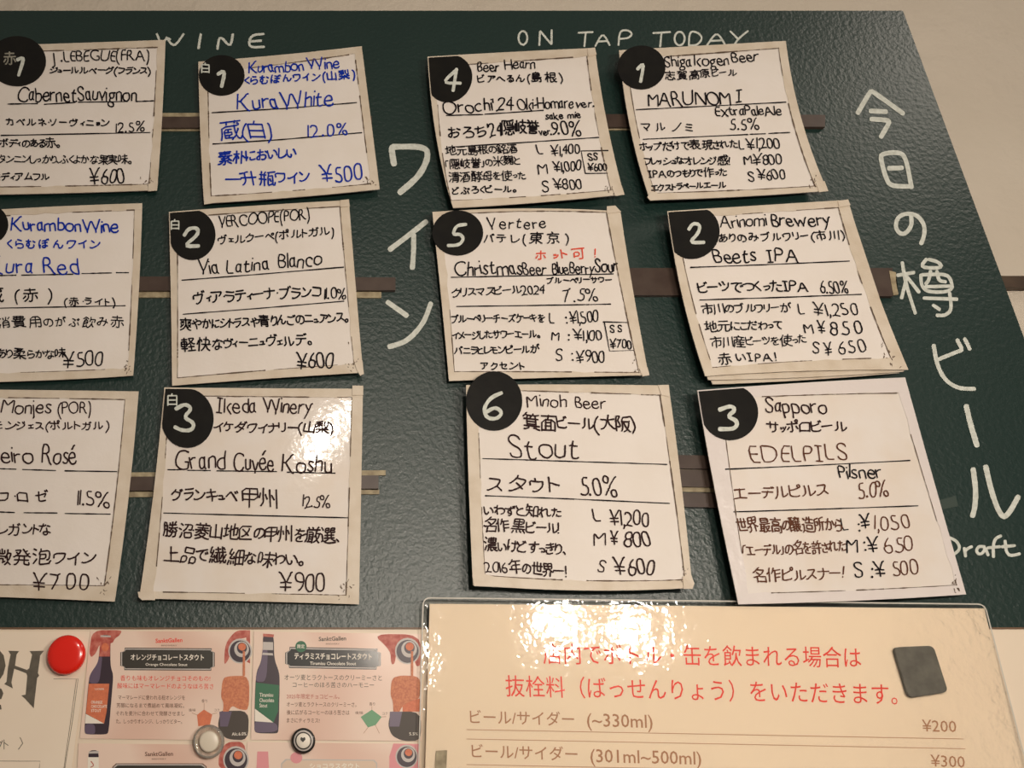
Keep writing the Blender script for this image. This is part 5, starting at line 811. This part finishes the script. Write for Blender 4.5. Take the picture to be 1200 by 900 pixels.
def art3(poly, ell, text, line):
    poly('bottle', [(95, 795), (158, 792), (156, 900), (156, 1000), (96, 1000), (97, 880)], 2); poly('white', [(92, 835), (158, 835), (158, 1000), (92, 1000)], 3); poly('silver', [(98, 800), (158, 797), (157, 812), (98, 813)], 4)
    line('maroon', [(112, 860), (130, 885), (110, 895)], 1.2, 4)
    text('print_brown', 'SanktGallen', 436, 828, 606, 826, 26, .02); text('print_brown', 'BREWERY', 478, 850, 565, 850, 9)
    poly('print_brown', [(262, 872), (785, 872), (808, 890), (808, 1000), (240, 1000), (240, 893)], 2); poly('silver', [(266, 877), (780, 877), (802, 893), (802, 1000), (246, 1000), (246, 895)], 3); poly('pl_dark', [(272, 884), (775, 884), (796, 897), (796, 1000), (252, 1000), (252, 899)], 4)
    poly('maroon', [(925, 742), (1042, 742), (1042, 900), (1020, 960), (880, 900), (880, 830)], 1); cup(poly, ell, line, 985, 850, 78, 'foam', 1045)
def art4(poly, ell, text, line):
    poly('pinkb', [(85, 800), (150, 800), (155, 900), (160, 1000), (75, 1000), (80, 900)], 2); ell('pinkb', 320, 838, 36, 34, 3)
    poly('silver', [(255, 845), (790, 850), (808, 870), (808, 1000), (225, 1000), (228, 872)], 1); poly('glare_pale', [(262, 852), (783, 857), (800, 874), (800, 1000), (232, 1000), (235, 876)], 2)  # pale plaque: lamp glare painted into the print colour
    text('white', 'ショコラスタウト', 400, 905, 700, 905, 34, .02, 4)
    poly('pinkb', [(905, 752), (1062, 755), (1064, 900), (1050, 950), (880, 900), (880, 830)], 1); cup(poly, ell, line, 985, 830, 68, 'foam', 1045)
Z1 = (85, 725, 5.143); Z2 = (285, 725, 5.14)
leaflet('pink leaflet for an orange chocolate stout, beside the red magnet', [(106, 739.5), (295.5, 740), (288.5, 868), (93.5, 865.5)], Z1, art1)
leaflet('pink leaflet for a tiramisu chocolate stout with a green radar chart', [(297.5, 740), (494, 743), (494.5, 868.5), (294, 867)], Z2, art2)
leaflet('pink leaflet cut by the bottom edge, below the orange chocolate stout leaflet', [(92, 871), (288.5, 873), (286, 1000), (86, 1000)], Z1, art3)
leaflet('pink leaflet with painted glare, cut by the bottom edge, below the tiramisu stout leaflet', [(289.5, 869.5), (492, 872), (492, 1000), (287, 1000)], Z2, art4)
# ================================================================ LAMINATED NOTICE
HN = .0085
def film_mat():
    m = bpy.data.materials.new('clear_film'); m.use_nodes = True; nt = m.node_tree; nt.nodes.clear()
    out = nt.nodes.new('ShaderNodeOutputMaterial'); mx = nt.nodes.new('ShaderNodeMixShader'); tr_ = nt.nodes.new('ShaderNodeBsdfTransparent'); gl = nt.nodes.new('ShaderNodeBsdfGlossy')
    tr_.inputs[0].default_value = (.97, .96, .94, 1); gl.inputs['Roughness'].default_value = .055; gl.inputs[0].default_value = (1, 1, 1, 1)
    fr = nt.nodes.new('ShaderNodeFresnel'); fr.inputs[0].default_value = 1.5
    tc = nt.nodes.new('ShaderNodeTexCoord'); prev = None
    for s_, d_, st in ((16, .006, .10), (330, .0006, .16), (110, .0012, .22)):
        n = nt.nodes.new('ShaderNodeTexNoise'); n.inputs['Scale'].default_value = s_; n.inputs['Detail'].default_value = 2; nt.links.new(tc.outputs['Object'], n.inputs['Vector'])
        b = nt.nodes.new('ShaderNodeBump'); b.inputs['Strength'].default_value = st; b.inputs['Distance'].default_value = d_; nt.links.new(n.outputs['Fac'], b.inputs['Height'])
        if prev: nt.links.new(prev.outputs[0], b.inputs['Normal'])
        prev = b
    nt.links.new(prev.outputs[0], gl.inputs['Normal']); nt.links.new(prev.outputs[0], fr.inputs['Normal'])
    nt.links.new(fr.outputs[0], mx.inputs[0]); nt.links.new(tr_.outputs[0], mx.inputs[1]); nt.links.new(gl.outputs[0], mx.inputs[2]); nt.links.new(mx.outputs[0], out.inputs[0])
    return m
M['film'] = film_mat()
M['notice'] = mat('notice_paper', (.86, .74, .60), .6, noise=(10, (.83, .70, .56), .6))
M['film_edge'] = mat('film_edge', (.55, .52, .46), .5)
no = thing('laminated_notice', P(830, 900, HN), 'laminated cream notice with red writing and a price list, at the lower right', 'notice')
link('sheet', prism([(503.5, 707.5), (1153.5, 713), (1236, 1060), (494, 1060)], HN, .0006), 'notice', no)
def rounded(q, r, n=5):
    out = []
    for i in range(4):
        p = Vector(q[i]); a = (Vector(q[i-1]) - p).normalized() * r; b = (Vector(q[(i+1) % 4]) - p).normalized() * r
        for k in range(n+1):
            t = k / n; v = p + a * (1-t)**2 + b * t**2; out.append((v.x, v.y))
    return out
fq = [(496, 700.5), (1154, 708), (1248, 1070), (486, 1070)]
link('laminate_film', prism(rounded(fq, 9), HN + .0006, .0003), 'film', no)
ik = Ink(HN, .0007); rr = rounded(fq, 9); ik.stroke(rr[5:] + rr[:6], 1.5, smooth=0, jit=.15); ik.build('film_edge', 'film_edge', no)
for m_, a_ in (('print_red', ('店内でボトル・缶を飲まれる場合は', 637, 778, 1009.5, 782.5, 23.5, 0, .05)), ('print_red', ('抜栓料（ばっせんりょう）をいただきます。', 593, 816, 1052, 826, 24, 0, .05)),
    ('print_tan', ('ビール/サイダー', 551, 848, 673, 851, 16, .006, .04)), ('print_tan', ('(~330ml)', 688, 851, 765, 853, 16, .006, .04)), ('print_tan', ('¥200', 1081, 857, 1121, 858, 14, .003, .06)),
    ('print_tan', ('ビール/サイダー', 553, 888, 677, 892, 16, .006, .04)), ('print_tan', ('(301ml~500ml)', 692, 893, 822, 896, 16, .006, .04)), ('print_tan', ('¥300', 1091, 898, 1131, 899.5, 14, .003, .06))):
    ik = Ink(HN, .0001); printed(ik, *a_); ik.build('lettering', m_, no)['label'] = {'print_red': 'red', 'print_tan': 'brown'}[m_] + ' lettering'
for a in ([(547, 855), (1129, 866)], [(547, 866), (1131, 877.5)], [(547, 896), (1136, 908)], [(547, 907), (1139, 919)]):
    ik = Ink(HN, .0001); ik.stroke(a, .9, smooth=0, jit=.02); ik.build('ruled_line', 'print_line', no)
link('tape_scrap', prism([(511, 880), (524, 879), (523, 902), (510, 902)], HN + .0009, .0002), 'rail_tape', no)
# ================================================================ MAGNETS
M['red_plastic'] = mat('red_plastic', (.80, .018, .008), .22, coat=.5, coat_rough=.08)
M['black_rubber'] = mat('dark_magnet', (.085, .078, .062), .6, bump=[(240, .5, .0008)], noise=(120, (.13, .12, .095), 1))
M['clear'] = mat('clear_plastic', (.95, .90, .82), .06, trans=.85); M['cream_pl'] = mat('cream_plastic', (.72, .64, .52), .3)
def lathe(name, px, py, h, prof, m, parent, n=40):
    """prof = (radius, height) pairs turned round the board's normal"""
    c = P(px, py, h); V = []; Fs = []
    for r, z in prof:
        for k in range(n):
            a = 2 * math.pi * k / n; V.append((c.x + r * math.cos(a), c.y - z, c.z + r * math.sin(a)))
    for j in range(len(prof) - 1):
        for k in range(n): a, b = j*n + k, j*n + (k+1) % n; Fs.append((a, b, b+n, a+n))
    Fs.append(tuple(range((len(prof)-1)*n, len(prof)*n))); Fs.append(tuple(reversed(range(n))))
    return link(name, mesh(V, Fs, True), m, parent)
t = thing('round_magnet', P(79, 766, HPO), 'glossy red round magnet pinning the blackletter poster', 'magnet')
lathe('cap', 79.5, 768, HPO, [(.0125, 0), (.0133, .002), (.0134, .005), (.0128, .0065), (.011, .0074), (.008, .0079), (.004, .0081), (.001, .0082)], 'red_plastic', t)
t = thing('round_magnet', P(245, 868, HL), 'clear plastic round magnet between the two left leaflets', 'magnet')
lathe('rim', 245, 869, HL + .0001, [(.0106, 0), (.0108, .003), (.0102, .0045), (.0085, .005), (.0076, .0036), (.001, .0034)], 'clear', t)
lathe('core', 245, 869, HL + .0040, [(.0068, 0), (.0066, .0012), (.0055, .0016), (.001, .0016)], 'cream_pl', t)
t = thing('round_magnet', P(355, 867, HL), 'dark ringed round magnet with a tiny heart, below the tiramisu leaflet', 'magnet')
lathe('body', 355.5, 868, HL + .0001, [(.0080, 0), (.0081, .003), (.0076, .0042), (.0068, .0046), (.001, .0046)], 'pl_black', t)
for i, (r_, mm) in enumerate(((.0066, 'silver'), (.0056, 'pl_dark'), (.0048, 'white'))): lathe('ring', 355.5, 868, HL + .0047 + .0001 * i, [(r_, 0), (r_ - .0001, .0001), (.0005, .0001)], mm, t)
ik = Ink(HL + .0052, .0001); ik.poly([(355 + x, 866.3 + y) for x, y in ((0, 3.6), (-3.0, .4), (-2.6, -2), (-1, -2.4), (0, -1.2), (1, -2.4), (2.6, -2), (3.0, .4))]); ik.build('heart', 'pl_dark', t)
t = thing('flat_magnet', P(1080, 788, HN), 'dark grey rectangular magnet on the laminated notice', 'magnet')
me = prism(rounded([(1047.5, 758.5), (1094, 756.5), (1111.5, 811), (1065.5, 818)], 7), HN + .0035, .0028); ob = link('slab', me, 'black_rubber', t)
bv = ob.modifiers.new('bevel', 'BEVEL'); bv.width = .0006; bv.segments = 2; bv.limit_method = 'ANGLE'
for o in bpy.data.objects:
    if '_w' in o: del o['_w']
